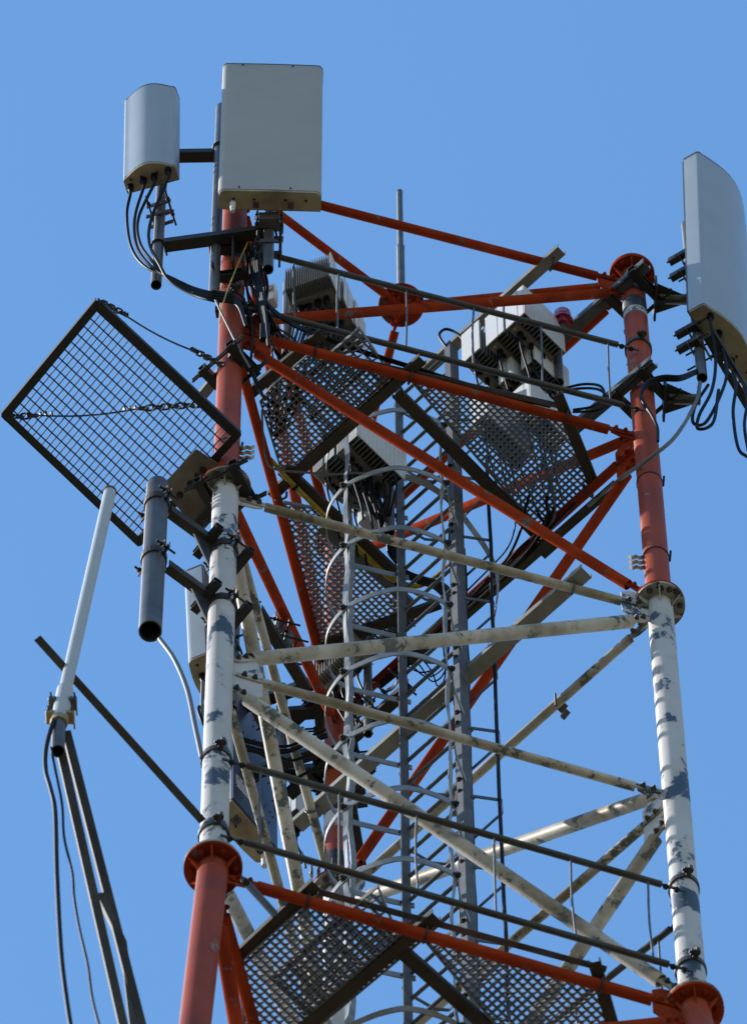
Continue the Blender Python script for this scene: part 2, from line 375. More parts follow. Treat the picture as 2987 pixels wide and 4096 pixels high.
for fi, (i, j) in enumerate(faces):     # plain lower bays down to the ground
    for k in range(8, NB):
        m = 'red' if (k//3) % 2 else 'white_tube'
        brace(node(i, k), node(j, k), 0.03, m, 0.1, 0.1, False, 12)
        if k % 2 == 1:
            for kk in (k-1, k+1):
                if kk < NB: brace(node(i, k), node(j, kk), 0.034, m, 0.1, 0.1, False, 12)
# centre plate under the lightning rod, braced to the three leg tops
zC = zat((0, 0), 1222); PC = V((0, 0, zC))
g = G(); g_tube(g, PC, PC+Z*0.016, 0.124, 40); plate = g.obj('centre_plate', 'red', tower)
for j in range(6):
    a = j*math.pi/3+0.3; bolt(PC+V((math.cos(a), math.sin(a), 0))*0.10-Z*0.001, -Z, plate, 'bolt', 0.9)
for i in range(3):
    brace(node(i, 0)+Z*0.03, PC+Z*-0.015, 0.024, 'red', 0.2, 0.14)
    t = (node(i, 0)-PC).normalized(); t.z = 0; t.normalize()
    box('gusset_plate', PC+t*0.07-Z*0.035, t, t.cross(Z), Z, (0.11, 0.007, 0.066), 'red', tower)

# ------------------------------------------------------------------ lightning rod
rod = thing('lightning_rod', 'tall grey lightning rod standing on the round red centre plate', 'lightning rod', PC+Z*0.017)
zt = zat((0, 0), 772); zm = zat((0, 0), 990)
tube('base_pipe', PC+Z*0.018, (0, 0, zm), 0.0215, 'galv', rod, 24)
tube('rod', (0, 0, zm+0.001), (0, 0, zt), 0.0165, 'galv', rod, 24)
tube('collar', (0, 0, zm-0.03), (0, 0, zm+0.012), 0.0225, 'galv', rod, 24)
tube('cap', (0, 0, zt+0.001), (0, 0, zt+0.02), 0.0175, 'rail', rod, 24)

# ------------------------------------------------------------------ work platforms (channels on the horizontals, bar gratings on the channels)
tLR = (node(1, 1)-node(0, 1)); tLR.z = 0; tLR.normalize()
tRB = (legxy(1, 0)-legxy(2, 0)).normalized(); tPB = V((-tRB.y, tRB.x, 0))      # along the right-hand face, and across it (away from camera)
if tPB.y < 0: tPB = -tPB
def clip_line(poly, p, d):
    """part of the line p+t*d inside a convex polygon (xy)"""
    t0, t1 = -1e9, 1e9; n = len(poly); ar = sum(poly[i].x*poly[(i+1) % n].y-poly[(i+1) % n].x*poly[i].y for i in range(n))
    for i in range(n):
        a, b = poly[i], poly[(i+1) % n]; e = b-a; nx, ny = (-e.y, e.x) if ar > 0 else (e.y, -e.x)
        den = d.x*nx+d.y*ny; num = (a.x-p.x)*nx+(a.y-p.y)*ny
        if abs(den) < 1e-9:
            if num > 0: return None
            continue
        t = num/den
        if den > 0: t0 = max(t0, t)
        else: t1 = min(t1, t)
    return (t0, t1) if t1-t0 > 0.02 else None
def grating(parent, poly, z, d1, pitch1, pitch2, depth, th, me=BAR, edge=True, dz2=0.0, d2=None):
    poly = [V((p.x, p.y, 0)) for p in poly]; c = sum(poly, V((0, 0, 0)))/len(poly)
    fr = G()
    for i in range(len(poly)):
        a, b = poly[i]+V((0, 0, z)), poly[(i+1) % len(poly)]+V((0, 0, z)); e = (b-a).normalized()
        g_box(fr, (a+b)/2+Z*0.001, e, e.cross(Z), Z, (b-a).length+0.004, 0.006, depth+0.004)
    gr = fr.obj('grating', 'grate' if me is BAR else 'wire', parent)
    d2 = d2 or V((-d1.y, d1.x, 0))
    for d, pt, dep, zz, nm in ((d1, pitch1, depth, 0.0, 'bearing_bar'), (d2, pitch2, depth*0.92, dz2, 'cross_bar')):
        nn = V((-d.y, d.x, 0)); vals = [(p-c).dot(nn) for p in poly]
        s = math.ceil(min(vals)/pt)*pt+pt*0.3
        while s < max(vals):
            r_ = clip_line(poly, c+nn*s, d)
            if r_:
                a = c+nn*s+d*r_[0]; b = c+nn*s+d*r_[1]; L = (b-a).length-0.004; mid = (a+b)/2+V((0, 0, z+zz))
                W = M(((d.x, nn.x, 0, mid.x), (d.y, nn.y, 0, mid.y), (0, 0, 1, mid.z), (0, 0, 0, 1))) @ M.Diagonal((L, th, dep, 1))
                link(nm, me, gr, W)
            s += pt
    return gr
def pbeam(parent, a, b, z, m='beam', w=0.055, h=0.045, t=0.005, prof=None, ub=()):
    """channel lying at height z from photo point a to photo point b"""
    p, q = PZ(*a, z), PZ(*b, z); be = beam('channel_beam', p, q, prof or chan(w, h, t), m, parent)
    for (u, td, rr, zz) in ub:
        c = PZ(*u, zz); ubolt(be, c, td, Z, rr, 0.055)
    return be
zh1 = NZ[0][1]; z1 = zh1+0.028           # underside of the channels
tLB = (node(2, 1)-node(0, 1)); tLB.z = 0; tLB.normalize()
upf = thing('work_platform', 'upper grating platform of channels and bar gratings inside the red tower section', 'platform', (0, 0, z1), 'work platforms')
pbeam(upf, (1290, 1338), (985, 1592), z1, ub=[((1258, 1412), tLR, 0.026, zh1)])
pbeam(upf, (1690, 1440), (1085, 1990), z1, ub=[((1640, 1512), tLR, 0.026, zh1), ((1122, 1990), tLB, 0.026, zh1)])
pbeam(upf, (1585, 1575), (2185, 2180), z1-0.004, w=0.06, ub=[])
pbeam(upf, (2228, 1580), (2375, 1945), z1, ub=[((2262, 1672), tLR, 0.026, zh1), ((2352, 1970), tRB, 0.026, zh1)])
pbeam(upf, (1130, 1880), (1610, 2335), z1, w=0.07)
pbeam(upf, (1250, 2600), (1760, 2420), z1, w=0.05)
pbeam(upf, (1290, 2110), (1640, 2420), z1-0.002, w=0.05, m='galv')
zg = z1+0.05
def Q(*pts, z): return [PZ(x, y, z) for x, y in pts]
grating(upf, Q((1250, 1400), (1640, 1500), (1145, 1945), (1040, 1600), (1085, 1545), z=zg), zg, tRB, 0.028, 0.028, 0.036, 0.0046)
grating(upf, Q((1636, 1512), (2238, 1662), (2352, 1935), (2180, 2135), (2130, 2090), z=zg), zg, tRB, 0.028, 0.028, 0.036, 0.0046)
grating(upf, Q((1135, 2010), (1300, 2040), (1625, 2340), (1640, 2490), (1560, 2590), (1290, 2600), z=zg), zg, tRB, 0.028, 0.028, 0.036, 0.0046)
grating(upf, Q((1170, 1545), (1436, 1312), (1572, 1511), (1300, 1750), z=zg+0.032), zg+0.032, tPB, 0.04, 0.034, 0.036, 0.0042)
a, b = PZ(1110, 1382, z1+0.005), PZ(2240, 1636, z1+0.005); beam('toe_angle', a, b, angle(0.03, 0.04, 0.004), 'galv', upf)
a, b = PZ(2010, 2290, z1-0.085), PZ(2500, 1875, z1-0.085)
beam('edge_bar', PZ(1640, 2655, z1-0.10), PZ(2465, 1935, z1-0.10), [(-0.025, 0), (0.025, 0), (0.025, 0.006), (-0.025, 0.006)], 'beam', upf)
box('end_plate', PZ(2185, 2195, z1-0.03), tRB, tPB, Z, (0.09, 0.07, 0.006), 'beam', upf)

zh4 = (NZ[0][4]+NZ[1][4])/2; z4 = zh4+0.03
def zl4(x): return NZ[0][4]+(NZ[1][4]-NZ[0][4])*(x-850)/1917+0.03
lpf = thing('work_platform', 'lower grating platform resting on the bottom red horizontals of the tower', 'platform', (0, 0, z4), 'work platforms')
zA = zl4(1257); zB = zl4(1650)
pbeam(lpf, (1265, 3540), (930, 3856), zA, ub=[((1228, 3607), tLR, 0.028, zA-0.03)])
pbeam(lpf, (1745, 3668), (1210, 4120), zB, ub=[((1700, 3742), tLR, 0.028, zB-0.03)])
pbeam(lpf, (1610, 3815), (2000, 4160), zB-0.004, w=0.06)
pbeam(lpf, (2375, 3850), (2455, 4130), zl4(2380), ub=[((2400, 3945), tLR, 0.028, zl4(2400)-0.03)])
zg4 = zB+0.05
grating(lpf, Q((1215, 3620), (1690, 3755), (1240, 4130), (1000, 4230), (945, 3860), z=zg4-0.02), zg4-0.02, tRB, 0.031, 0.031, 0.036, 0.0046)
grating(lpf, Q((1690, 3750), (2385, 3940), (2440, 4130), (2300, 4260), (2010, 4130), z=zg4-0.03), zg4-0.03, tRB, 0.031, 0.031, 0.036, 0.0046)
grating(lpf, Q((1088, 3896), (1511, 3545), (1592, 3745), (1239, 4085), z=zg4+0.022), zg4+0.022, tPB, 0.045, 0.036, 0.036, 0.0042)
beam('toe_angle', PZ(1270, 3580, zA+0.05), PZ(2420, 3890, zl4(2400)+0.02), angle(0.03, 0.035, 0.004), 'galv', lpf)

# long channels that carry the ladder and the radio units
carrier = thing('support_channel', 'long grey channel carrying the ladder at the white horizontals, U-bolted at its upper end', 'steel beam', PZ(1800, 2760, NZ[0][2]), 'long support channels')
zb = NZ[0][2]+0.026
bo = beam('channel', PZ(2345, 2290, zb), PZ(1190, 3308, zb), chan(0.075, 0.05, 0.006), 'channel_lit', carrier)
ubolt(bo, PZ(2290, 2355, NZ[0][2]), tLR, Z, 0.024, 0.06, 'galv'); ubolt(bo, PZ(1247, 3240, NZ[0][2]), tLB, Z, 0.024, 0.06, 'galv')
hang = thing('support_channel', 'long grey channel crossing the top red horizontals beside the radio units', 'steel beam', PZ(2000, 1220, NZ[0][0]), 'long support channels')
zb0 = NZ[0][0]+0.028
bo = beam('channel', PZ(2245, 1003, zb0), PZ(1690, 1500, zb0), chan(0.06, 0.05, 0.005), 'channel_lit', hang)
ubolt(bo, PZ(2205, 1060, NZ[0][0]), tLR, Z, 0.026, 0.06)

# ------------------------------------------------------------------ caged ladder
zl0 = NZ[0][2]+0.03
sR = PZ(1868, 2690, zl0)-tPB*0.045; sL = PZ(1640, 2888, zl0)-tPB*0.045; sR.z = sL.z = 0
ctr = (sR+sL)/2; hw = (sR-sL).length/2; ld = tRB; sL = ctr-ld*hw; sR = ctr+ld*hw
ztopL = zat(sL, 1560); ztopR = zat(sR, 1385); zbot = -9.0
lad = thing('caged_ladder', 'grey steel climbing ladder with round safety cage inside the tower', 'ladder', (ctr.x, ctr.y, zbot))
beam('stile', sL+Z*zbot, sL+Z*ztopL, [(-0.004, -0.022), (0.055, -0.022), (0.055, -0.016), (0.002, -0.016), (0.002, 0.022), (-0.004, 0.022)], 'galv', lad, -ld)
beam('stile', sR+Z*zbot, sR+Z*ztopR, [(-0.03, -0.02), (0.035, -0.02), (0.035, -0.015), (-0.025, -0.015), (-0.025, 0.015), (0.035, 0.015), (0.035, 0.02), (-0.03, 0.02)], 'galv', lad, ld)
g = G(); g_tube(g, -ld*(hw), ld*(hw), 0.0105, 12); RUNG = g.mesh('rung', 'galv')
z = ztopL-0.12; zr = []
while z > zbot+0.1:
    link('rung', RUNG, lad, M.Translation((ctr.x, ctr.y, z))); zr.append(z); z -= 0.285
for k, z in enumerate(zr):
    if k % 3 == 1 and z > -7.5:      # stand-off brackets behind the ladder that hold the feeder cables
        c = V((ctr.x, ctr.y, z+0.1)); b_ = 0.19
        pts = [c-ld*(hw+0.0)+tPB*0.02, c-ld*(hw-0.03)+tPB*(b_*0.75), c-ld*(hw-0.07)+tPB*b_, c+ld*(hw+0.07)+tPB*b_, c+ld*(hw+0.11)+tPB*(b_*0.75), c+ld*(hw+0.02)+tPB*0.025]
        g = G(); g_strip(g, pts, Z, 0.03, 0.005); br = g.obj('standoff_bracket', 'galv', lad)
        bolt(c+ld*hw-tPB*0.024, -tPB, br, 'dark'); bolt(c-ld*hw-tPB*0.024, -tPB, br, 'dark', 0.8)
# cage: hoops are flat bars traced once in plan from the photograph's clearest hoop, then repeated
hoop_px = [(1639, 2556), (1560, 2540), (1475, 2520), (1400, 2500), (1345, 2468), (1310, 2405), (1304, 2340), (1318, 2265), (1378, 2187), (1463, 2142), (1530, 2120), (1596, 2110), (1690, 2128), (1784, 2175), (1802, 2250), (1840, 2352)]
zhp = zat(sL, 2556)
plan = [PZ(x, y, zhp) for x, y in hoop_px]; plan = spline([V((p.x, p.y, 0)) for p in plan], 4)
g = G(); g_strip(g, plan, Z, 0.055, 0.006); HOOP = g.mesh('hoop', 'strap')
zhs = []
z = zhp+2*0.845
while z > zbot+0.5:
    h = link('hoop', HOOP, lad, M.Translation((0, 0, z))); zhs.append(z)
    bolt(sL+Z*z-tPB*0.02-ld*0.006, -tPB, h, 'dark'); bolt(sR+Z*z-tPB*0.024, -tPB, h, 'dark', 1.2)
    z -= 0.845
for kx, idx in enumerate((1378, 1784, 1400)):
    pi = [q[0] for q in hoop_px].index(idx); p = plan[pi*4]; c = sum(plan, V((0, 0, 0)))/len(plan)
    out = (p-c).normalized(); t = out.cross(Z).normalized(); pts = []
    for z in zhs:
        for q in range(6):
            f = q/6; bow = -0.016*math.sin(math.pi*f)*(1 if (kx+int(z*7)) % 2 else 0.45)
            pts.append(p+out*(-0.006+bow)+t*(0.008*math.sin(f*6.28+z*3+kx)) + Z*(z-0.845*f))
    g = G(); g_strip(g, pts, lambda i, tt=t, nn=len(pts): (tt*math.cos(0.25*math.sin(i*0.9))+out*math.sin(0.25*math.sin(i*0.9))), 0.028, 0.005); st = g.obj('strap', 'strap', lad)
    for z in zhs: bolt(p+out*0.004+Z*z, out, st, 'dark', 1.3)
# curved outer strap on the right of the cage
pz = [(1620, 1906), (1700, 1935), (1783, 1990), (1835, 2046), (1889, 2118), (1940, 2190), (1976, 2260), (1990, 2330), (1984, 2420), (1965, 2530), (1945, 2600)]
z0 = zat(sR, 2060); pp = []
for k, (x, y) in enumerate(pz):
    zz = z0+0.25 if k < 4 else z0+0.25-(k-3)*0.16
    pp.append(PZ(x, y, zz))
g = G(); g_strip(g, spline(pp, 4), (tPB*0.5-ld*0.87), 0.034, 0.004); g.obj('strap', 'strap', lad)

# ------------------------------------------------------------------ guard rails
def clampring(parent, i, z, tdir, m='rail', r=RL):
    c = legxy(i, z); t = V(tdir); t.z = 0; t.normalize(); s = t.cross(Z)
    g = G(); n = 28; pts = [c+(X*math.cos(a)+Y*math.sin(a))*(r+0.005) for a in [2*math.pi*k/n for k in range(n)]]
    g_strip(g, pts, Z, 0.04, 0.008, True); ring = g.obj('clamp', m, parent)
    for sg in (-1, 1):
        e = c+s*(sg*(r+0.028)); box('clamp_ear', e, s, t, Z, (0.05, 0.018, 0.035), m, ring); bolt(e-t*0.012, -t, ring, 'dark', 1.2); bolt(e+Z*0.016, Z, ring, 'dark', 1.2)
    return ring
def rail(name, label, rails, pickets, ends, off, pl):
    """rails: list of (photo a, photo b); all on the vertical plane through pl shifted outward by off"""
    p0, nrm = pl
    P = lambda x, y: PV(x, y, p0+nrm*off, nrm)
    th = thing(name, label, 'railing', P(*rails[-1][0]), 'guard rails round the platforms')
    seg = []
    for a, b in rails:
        A, B = P(*a), P(*b); tube('rail', A, B, 0.0165, 'rail', th, 16, 0.003); seg.append((A, B))
        d = (B-A).normalized()
        for e, s in ((A, -1), (B, 1)):
            box('end_link', e+d*(s*0.05), d, d.cross(Z).normalized(), d.cross(Z).normalized().cross(d), (0.13, 0.007, 0.022), 'rail', th)
            for x in (0.02, 0.07): bolt(e+d*(s*x)-Z*0.012, -Z, th, 'dark', 0.9)
    for (x0, y0, x1, y1) in pickets:
        A, B = P(x0, y0), P(x1, y1); mid = (A+B)/2+V((random.uniform(-.008, .008), 0, 0))
        g = G(); g_path(g, spline([A, mid, B], 4), 0.0055, 8); g.obj('picket', 'galv', th)
    for i, y in ends:
        clampring(th, i, zat(legxy(i, 0), y), tLR if i < 2 else tRB)
    return th
nLR = V((tLR.y, -tLR.x, 0)); nLR = nLR if nLR.y < 0 else -nLR
pLR = (legxy(0, 0), nLR)
rail('guard_rail', 'grey two-bar guard rail with thin pickets across the upper red section', [((1090, 1022), (2470, 1379)), ((1035, 1243), (2492, 1621))],
     [(1175, 1045, 1178, 1282), (1354, 1093, 1351, 1325), (1625, 1165, 1624, 1390), (1894, 1234, 1893, 1458), (2163, 1305, 2169, 1527), (2430, 1373, 2440, 1600)], [(1, 1400), (0, 990), (0, 1215)], 0.075, pLR)
rail('guard_rail', 'grey two-bar guard rail with thin pickets across the lower white section', [((986, 3063), (2644, 3538)), ((980, 3369), (2673, 3858))],
     [(1043, 3082, 1044, 3385), (1357, 3172, 1357, 3472), (1666, 3260, 1672, 3562), (1975, 3349, 1983, 3652), (2281, 3438, 2303, 3745), (2590, 3526, 2612, 3836)], [(0, 3045), (0, 3345), (1, 3556), (1, 3886)], 0.075, pLR)
nRB = V((tRB.y, -tRB.x, 0)); nRB = nRB if nRB.x > 0 else -nRB
rail('guard_rail', 'short guard rail running back from the right leg, above the bottom flange', [((2680, 3716), (1900, 4330))], [(2632, 3760, 2650, 3990), (2300, 4020, 2312, 4240)], [], 0.07, (legxy(1, 0), nRB))
nLB = V((tLB.y, -tLB.x, 0)); nLB = nLB if nLB.x < 0 else -nLB
rail('guard_rail', 'thin guard rail running back from the left leg, under its bottom flange', [((985, 3530), (1095, 3652))], [], [], -0.35, (legxy(0, 0), nLB))
# small pipe clamps with spring clips
for i, y, lab in ((0, 1800, 'bright spring clips strapped to the left leg below the hanging grid platform'), (1, 2235, 'bright spring clips strapped to the right leg above its white flange'), (1, 1935, 'perforated strap with tail round the right leg under the platform')):
    zc = zat(legxy(i, 0), y); c = legxy(i, zc); th = thing('cable_clip', lab, 'clip', c+X*(RL if i == 0 else -RL), 'clips strapped to the legs')
    g = G(); n = 28; pts = [c+(X*math.cos(a)+Y*math.sin(a))*(RL+0.0025) for a in [2*math.pi*k/n for k in range(n)]]
    g_strip(g, pts, Z, 0.012, 0.003, True); g.obj('band', 'dark' if y != 1800 else 'galv', th)
    if y != 1935:
        for k in range(3):
            s = 1 if i == 0 else -1; q = c+X*(s*(RL-0.003))-Y*0.012-Z*(0.0+k*0.07)
            pts = [q, q+X*(s*0.02)-Z*0.015, q+X*(s*0.04)+Z*0.004, q+X*(s*0.055)-Z*0.012, q+X*(s*0.075)+Z*0.012]
            g = G(); g_strip(g, spline(pts, 4), Y, 0.02, 0.0018); g.obj('clip_spring', 'alu', th)
    tube('tail', c+X*(RL+0.004)-Z*0.03, c+X*(RL+0.012)+Z*0.1, 0.006, 'black', th, 8)

# ------------------------------------------------------------------ antennas
def rounded(w, d, r, bow, n=6):
    """plan outline of a panel antenna: flat back (y=0), front at y=d bowed by bow, corner radius r"""
    pts = [(-w/2, 0.0)]
    for k in range(n+1):
        a = math.pi-(math.pi/2)*k/n; pts.append((-w/2+r+r*math.cos(a), d-r+r*math.sin(a)))
    m = 10
    base = pts[-1]
    for k in range(1, m):
        f = k/m; x = base[0]+(w-2*r)*f; pts.append((x, d+bow*math.sin(math.pi*f)))
    for k in range(n+1):
        a = (math.pi/2)-(math.pi/2)*k/n; pts.append((w/2-r+r*math.cos(a), d-r+r*math.sin(a)))
    pts.append((w/2, 0.0)); return pts
def plan_ext(g, prof, o, ex, ey, ez, h0, h1, cap0=True, cap1=True, s0=1.0, s1=1.0, smooth=False):
    n = len(prof); A = [o+ex*(x*s0)+ey*(y*s0)+ez*h0 for x, y in prof]; B = [o+ex*(x*s1)+ey*(y*s1)+ez*h1 for x, y in prof]
    g.add(A+B, [(i, (i+1) % n, n+(i+1) % n, n+i) for i in range(n)], smooth)
    if cap0: g.add(A, [tuple(range(n))])
    if cap1: g.add(B, [tuple(range(n))])
def smooth_by_angle(o, ang=40):
    me = o.data; bm = bmesh.new(); bm.from_mesh(me); bmesh.ops.remove_doubles(bm, verts=bm.verts, dist=1e-5)
    for f in bm.faces: f.smooth = True
    for e in bm.edges:
        if len(e.link_faces) == 2 and e.calc_face_angle(0) > R(ang): e.smooth = False
    bm.to_mesh(me); bm.free()
def connector(parent, p, dz, r=0.016, L=0.075):
    d = dz.normalized(); g = G(); p = V(p)
    g_tube(g, p, p+d*(L*0.16), r*1.15, 10); g_tube(g, p+d*(L*0.16), p+d*(L*0.62), r, 14)
    for k in range(5): g_tube(g, p+d*(L*(0.2+0.09*k)), p+d*(L*(0.235+0.09*k)), r*1.12, 10)
    g_tube(g, p+d*(L*0.62), p+d*L, r*0.85, 12, None, r*0.5); return g.obj('connector', 'black', parent)
def panel(name, label, o, nrm, w, d, h, r, bow, tilt, radome, conns, group='panel antennas on the tower', lip=0.0, extra=None):
    """panel antenna: o = middle of the back edge at the bottom, nrm = horizontal facing direction"""
    ey0 = V(nrm).normalized(); ex = Z.cross(ey0).normalized(); ez = (Z*math.cos(tilt)+ey0*math.sin(tilt)).normalized(); ey = (ey0*math.cos(tilt)-Z*math.sin(tilt)).normalized()
    o = V(o); t = thing(name, label, 'antenna', o, group); pr = rounded(w, d, r, bow)
    g = G(); plan_ext(g, pr, o, ex, ey, ez, 0.012, h-0.012); a = g.obj('radome', radome, t); smooth_by_angle(a)
    g = G(); plan_ext(g, rounded(w*0.985, d*0.97, r*0.9, bow), o+ey*(d*0.01), ex, ey, ez, -0.012, 0.011); b = g.obj('bottom_cap', 'cap', t)
    g = G(); plan_ext(g, rounded(w*1.008, d*1.01, r, bow), o-ey*0.002, ex, ey, ez, h-0.0115, h+0.006); g.obj('top_cap', 'rail', t)
    g = G(); g_box(g, o+ez*(h/2)-ey*0.006, ex, ey, ez, w*0.99, 0.011, h*0.985); bp = g.obj('back_plate', 'back' if extra == 'back' else 'galv', t)
    for s in (-1, 1):
        for q in (0.3, 0.7): bolt(o+ex*(s*w*q/2)+ey*(d*0.55+bow*0.5)-ez*0.013, -ez, b, 'dark', 0.45)
    ends = []
    for (fx, fy) in conns:
        p = o+ex*(fx*w)+ey*(fy*(d+bow*0.6))-ez*0.0125; connector(t, p, -ez); ends.append(p-ez*0.072)
    return t, (ex, ey, ez), ends
def pipe(name, label, xy, z0, z1_, r, m='pipe', cat='pipe'):
    th = thing(name, label, cat, (xy[0], xy[1], z0)); tube('pipe', (xy[0], xy[1], z0), (xy[0], xy[1], z1_), r, m, th, 28, 0.004); return th
def clamp(parent, xy, z, n, r, w=0.13, m='dark', rods=True, gap=0.055):
    """two bent jaws about a vertical pipe with threaded rods, opening along n"""
    n = V(n).normalized(); s = n.cross(Z); c = V((xy[0], xy[1], z))
    for sg in (-1, 1):
        g = G(); pts = [c+s*(-w/2)+n*(sg*gap*0.55), c-s*(r+0.012)+n*(sg*gap*0.55), c-s*(r*0.55)+n*(sg*(r+0.004)), c+s*(r*0.55)+n*(sg*(r+0.004)), c+s*(r+0.012)+n*(sg*gap*0.55), c+s*(w/2)+n*(sg*gap*0.55)]
        g_strip(g, pts, Z, 0.045, 0.006); g.obj('clamp_jaw', m, parent)
    if rods:
        for q in (-1, 1):
            a = c+s*(q*(w/2-0.012)); rd = tube('threaded_rod', a-n*0.11, a+n*0.09, 0.0058, 'dark', parent, 8)
            for e in (-0.045, 0.045): g = G(); g_tube(g, a+n*(e-0.007), a+n*(e+0.007), 0.0115, 6); g.obj('nut', 'dark', rd)
def legclamp(parent, i, z, n, w=0.22, m='dark', rods=True, hh=0.07):
    """channel jaws either side of a tower leg"""
    c = legxy(i, z); n = V(n); n.z = 0; n.normalize(); s = n.cross(Z)
    for sg in (-1, 1):
        p = c+n*(sg*(RL+0.012)); beam('clamp_channel', p-s*(w/2), p+s*(w/2), [(-hh/2, -0.004), (hh/2, -0.004), (hh/2, 0.04), (hh/2-0.006, 0.04), (hh/2-0.006, 0.003), (-hh/2+0.006, 0.003), (-hh/2+0.006, 0.04), (-hh/2, 0.04)], m, parent, n*sg)
    if rods:
        for q in (-1, 1):
            for dz in (-0.018, 0.018):
                a = c+s*(q*(w/2-0.022))+Z*dz; rd = tube('threaded_rod', a-n*(RL+0.11), a+n*(RL+0.11), 0.0062, 'dark', parent, 8)
                for e in (-1, 1): g = G(); g_tube(g, a+n*(e*(RL+0.055)-0.008), a+n*(e*(RL+0.055)+0.008), 0.0125, 6); g.obj('nut', 'dark', rd)

# --- mount frame at the top of the left leg
zarm = zat(legxy(0, 0), 968)-0.36
P1 = PZ(634, 985, zarm); P2 = PZ(864, 985, zarm); P3 = PZ(1076, 925, zarm)
mnt = thing('antenna_mount', 'dark steel arms and clamps at the top of the left leg holding three pipes', 'mount', legxy(0, zarm), 'antenna mounts clamped to the legs')
adir = (P3-P1).normalized(); an = adir.cross(Z); an = an if an.y > 0 else -an
beam('arm', P1+adir*0.03+an*0.0, P3-adir*0.03, [(-0.03, -0.03), (0.03, -0.03), (0.03, 0.03), (0.024, 0.03), (0.024, -0.024), (-0.024, -0.024), (-0.024, 0.03), (-0.03, 0.03)], 'dark', mnt)
zar2 = zat((P2.x, P2.y), 600)
q1 = V((P1.x, P1.y, zar2)); q2 = V((P2.x, P2.y, zar2))
beam('arm', q1+an*0.045, q2+adir*0.04+an*0.045, chan(0.06, 0.06, 0.006), 'dark', mnt)
zlo = zat(legxy(0, 0), 1170)
for zz in (zarm, zlo): legclamp(mnt, 0, zz, an*-1, 0.2)
beam('stand_off', legxy(0, zarm)-an*0.05, V((P2.x, P2.y, zarm))+an*0.03+adir*0.05, chan(0.06, 0.06, 0.006), 'dark', mnt)
beam('stand_off', legxy(0, zlo)-an*0.05, V((P2.x, P2.y, zlo))+an*0.03+adir*0.05, chan(0.06, 0.06, 0.006), 'dark', mnt)
beam('web_plate', legxy(0, zarm)+adir*0.02+an*-0.14, legxy(0, zlo)+adir*0.02+an*-0.14, [(-0.03, 0), (0.03, 0), (0.03, 0.008), (-0.03, 0.008)], 'dark', mnt, adir)
for p in (P1, P2, P3):
    ubolt(mnt, (p.x, p.y, zarm+0.01), Z, an, 0.0285, 0.06)
for p in (P1, P2): ubolt(mnt, (p.x, p.y, zar2+0.03), Z, an, 0.0285, 0.06)
rp = 0.028
pA = pipe('mounting_pipe', 'short grey pipe below the narrow white panel antenna, open lower end', P1, zat(P1, 1140), zat(P1, 480), rp)
pB = pipe('mounting_pipe', 'long grey pipe between the two panel antennas, open lower end', P2, zat(P2, 1180), zat(P2, 430), rp)
pC = pipe('mounting_pipe', 'short grey pipe under the big flat grey panel antenna', P3, zat(P3, 1078), zat(P3, 420), rp)
# narrow antenna
nA = V((-0.26, -0.966, 0)).normalized()
zbA = zat((P1.x+nA.x*0.11, P1.y+nA.y*0.11), 735)
t1, ax1, e1 = panel('panel_antenna', 'narrow pale panel antenna with bowed front and four black cables at upper left', V((P1.x, P1.y, zbA))+nA*0.10+V((-0.012, 0, 0)), nA, 0.285, 0.085, 1.14, 0.022, 0.048, R(3), 'radome_b', [(-0.40, 0.3), (-0.13, 0.45), (0.08, 0.5), (0.36, 0.6)])
clamp(t1, P1, zbA-0.10, nA, 0.029, 0.13, 'pipe'); clamp(t1, P1, zbA-0.26, nA, 0.029, 0.13, 'pipe', False)
clamp(t1, P1, zbA+0.75, nA, 0.029, 0.13, 'dark')
tgt = [(680, 1100), (700, 1118), (700, 1125), (690, 1085)]
mids = [[(508, 860), (525, 985), (580, 1065)], [(540, 870), (548, 985), (600, 1060)], [(555, 870), (560, 970), (610, 1045)], [(608, 870), (598, 970), (640, 1060)]]
yp = P1.y-0.05
for k, e in enumerate(e1):
    pts = [e, e-ax1[2]*0.05]+[PY(x, y, yp-0.01*k) for x, y in mids[k]]+[PY(680, 1108+5*k, yp), PY(770, 1150+9*k, yp+0.02), PY(850, 1172+10*k, P2.y-0.05), PY(945, 1190+9*k, P2.y-0.02), PY(985, 1290+5*k, legxy(0, 0).y-0.13)]
    cable('jumper_cable', pts, 0.0085, 'black', t1)
# big flat panel
nB = V((0.045, -1.0, 0)).normalized()
zbB = zat((P3.x+nB.x*0.10, P3.y+nB.y*0.10), 838)
xm = PZ(1078, 838, zbB).x
t2, ax2, e2 = panel('panel_antenna', 'big flat rectangular grey panel antenna above the left leg', V((xm, P3.y+nB.y*0.10, zbB)), nB, 0.535, 0.105, 1.85, 0.032, 0.002, R(2.5), 'radome', [], extra=None)
pw = V((xm, P3.y+nB.y*0.10, zbB))
g = G(); q = pw+ax2[0]*(-0.19)+ax2[1]*0.035-ax2[2]*0.013; g_tube(g, q, q-ax2[2]*0.09, 0.0175, 16, None, 0.013); g_tube(g, q-ax2[2]*0.09, q-ax2[2]*0.115, 0.011, 12); g.obj('white_plug', 'unit', t2)
for fx in (-0.07, 0.11):
    q = pw+ax2[0]*(fx)+ax2[1]*0.03-ax2[2]*0.016; g = G(); g_box(g, q, ax2[0], ax2[1], ax2[2], 0.03, 0.035, 0.006, 0.002); tb = g.obj('bracket_tab', 'galv', t2); bolt(q-ax2[2]*0.003, -ax2[2], tb, 'bolt', 0.7)
for zz in (-0.07, 0.06, 1.5): clamp(t2, P3, zbB+zz, nB, 0.029, 0.15, 'pipe')
clamp(t2, P3, zbB-0.30, nB, 0.029, 0.14, 'pipe')
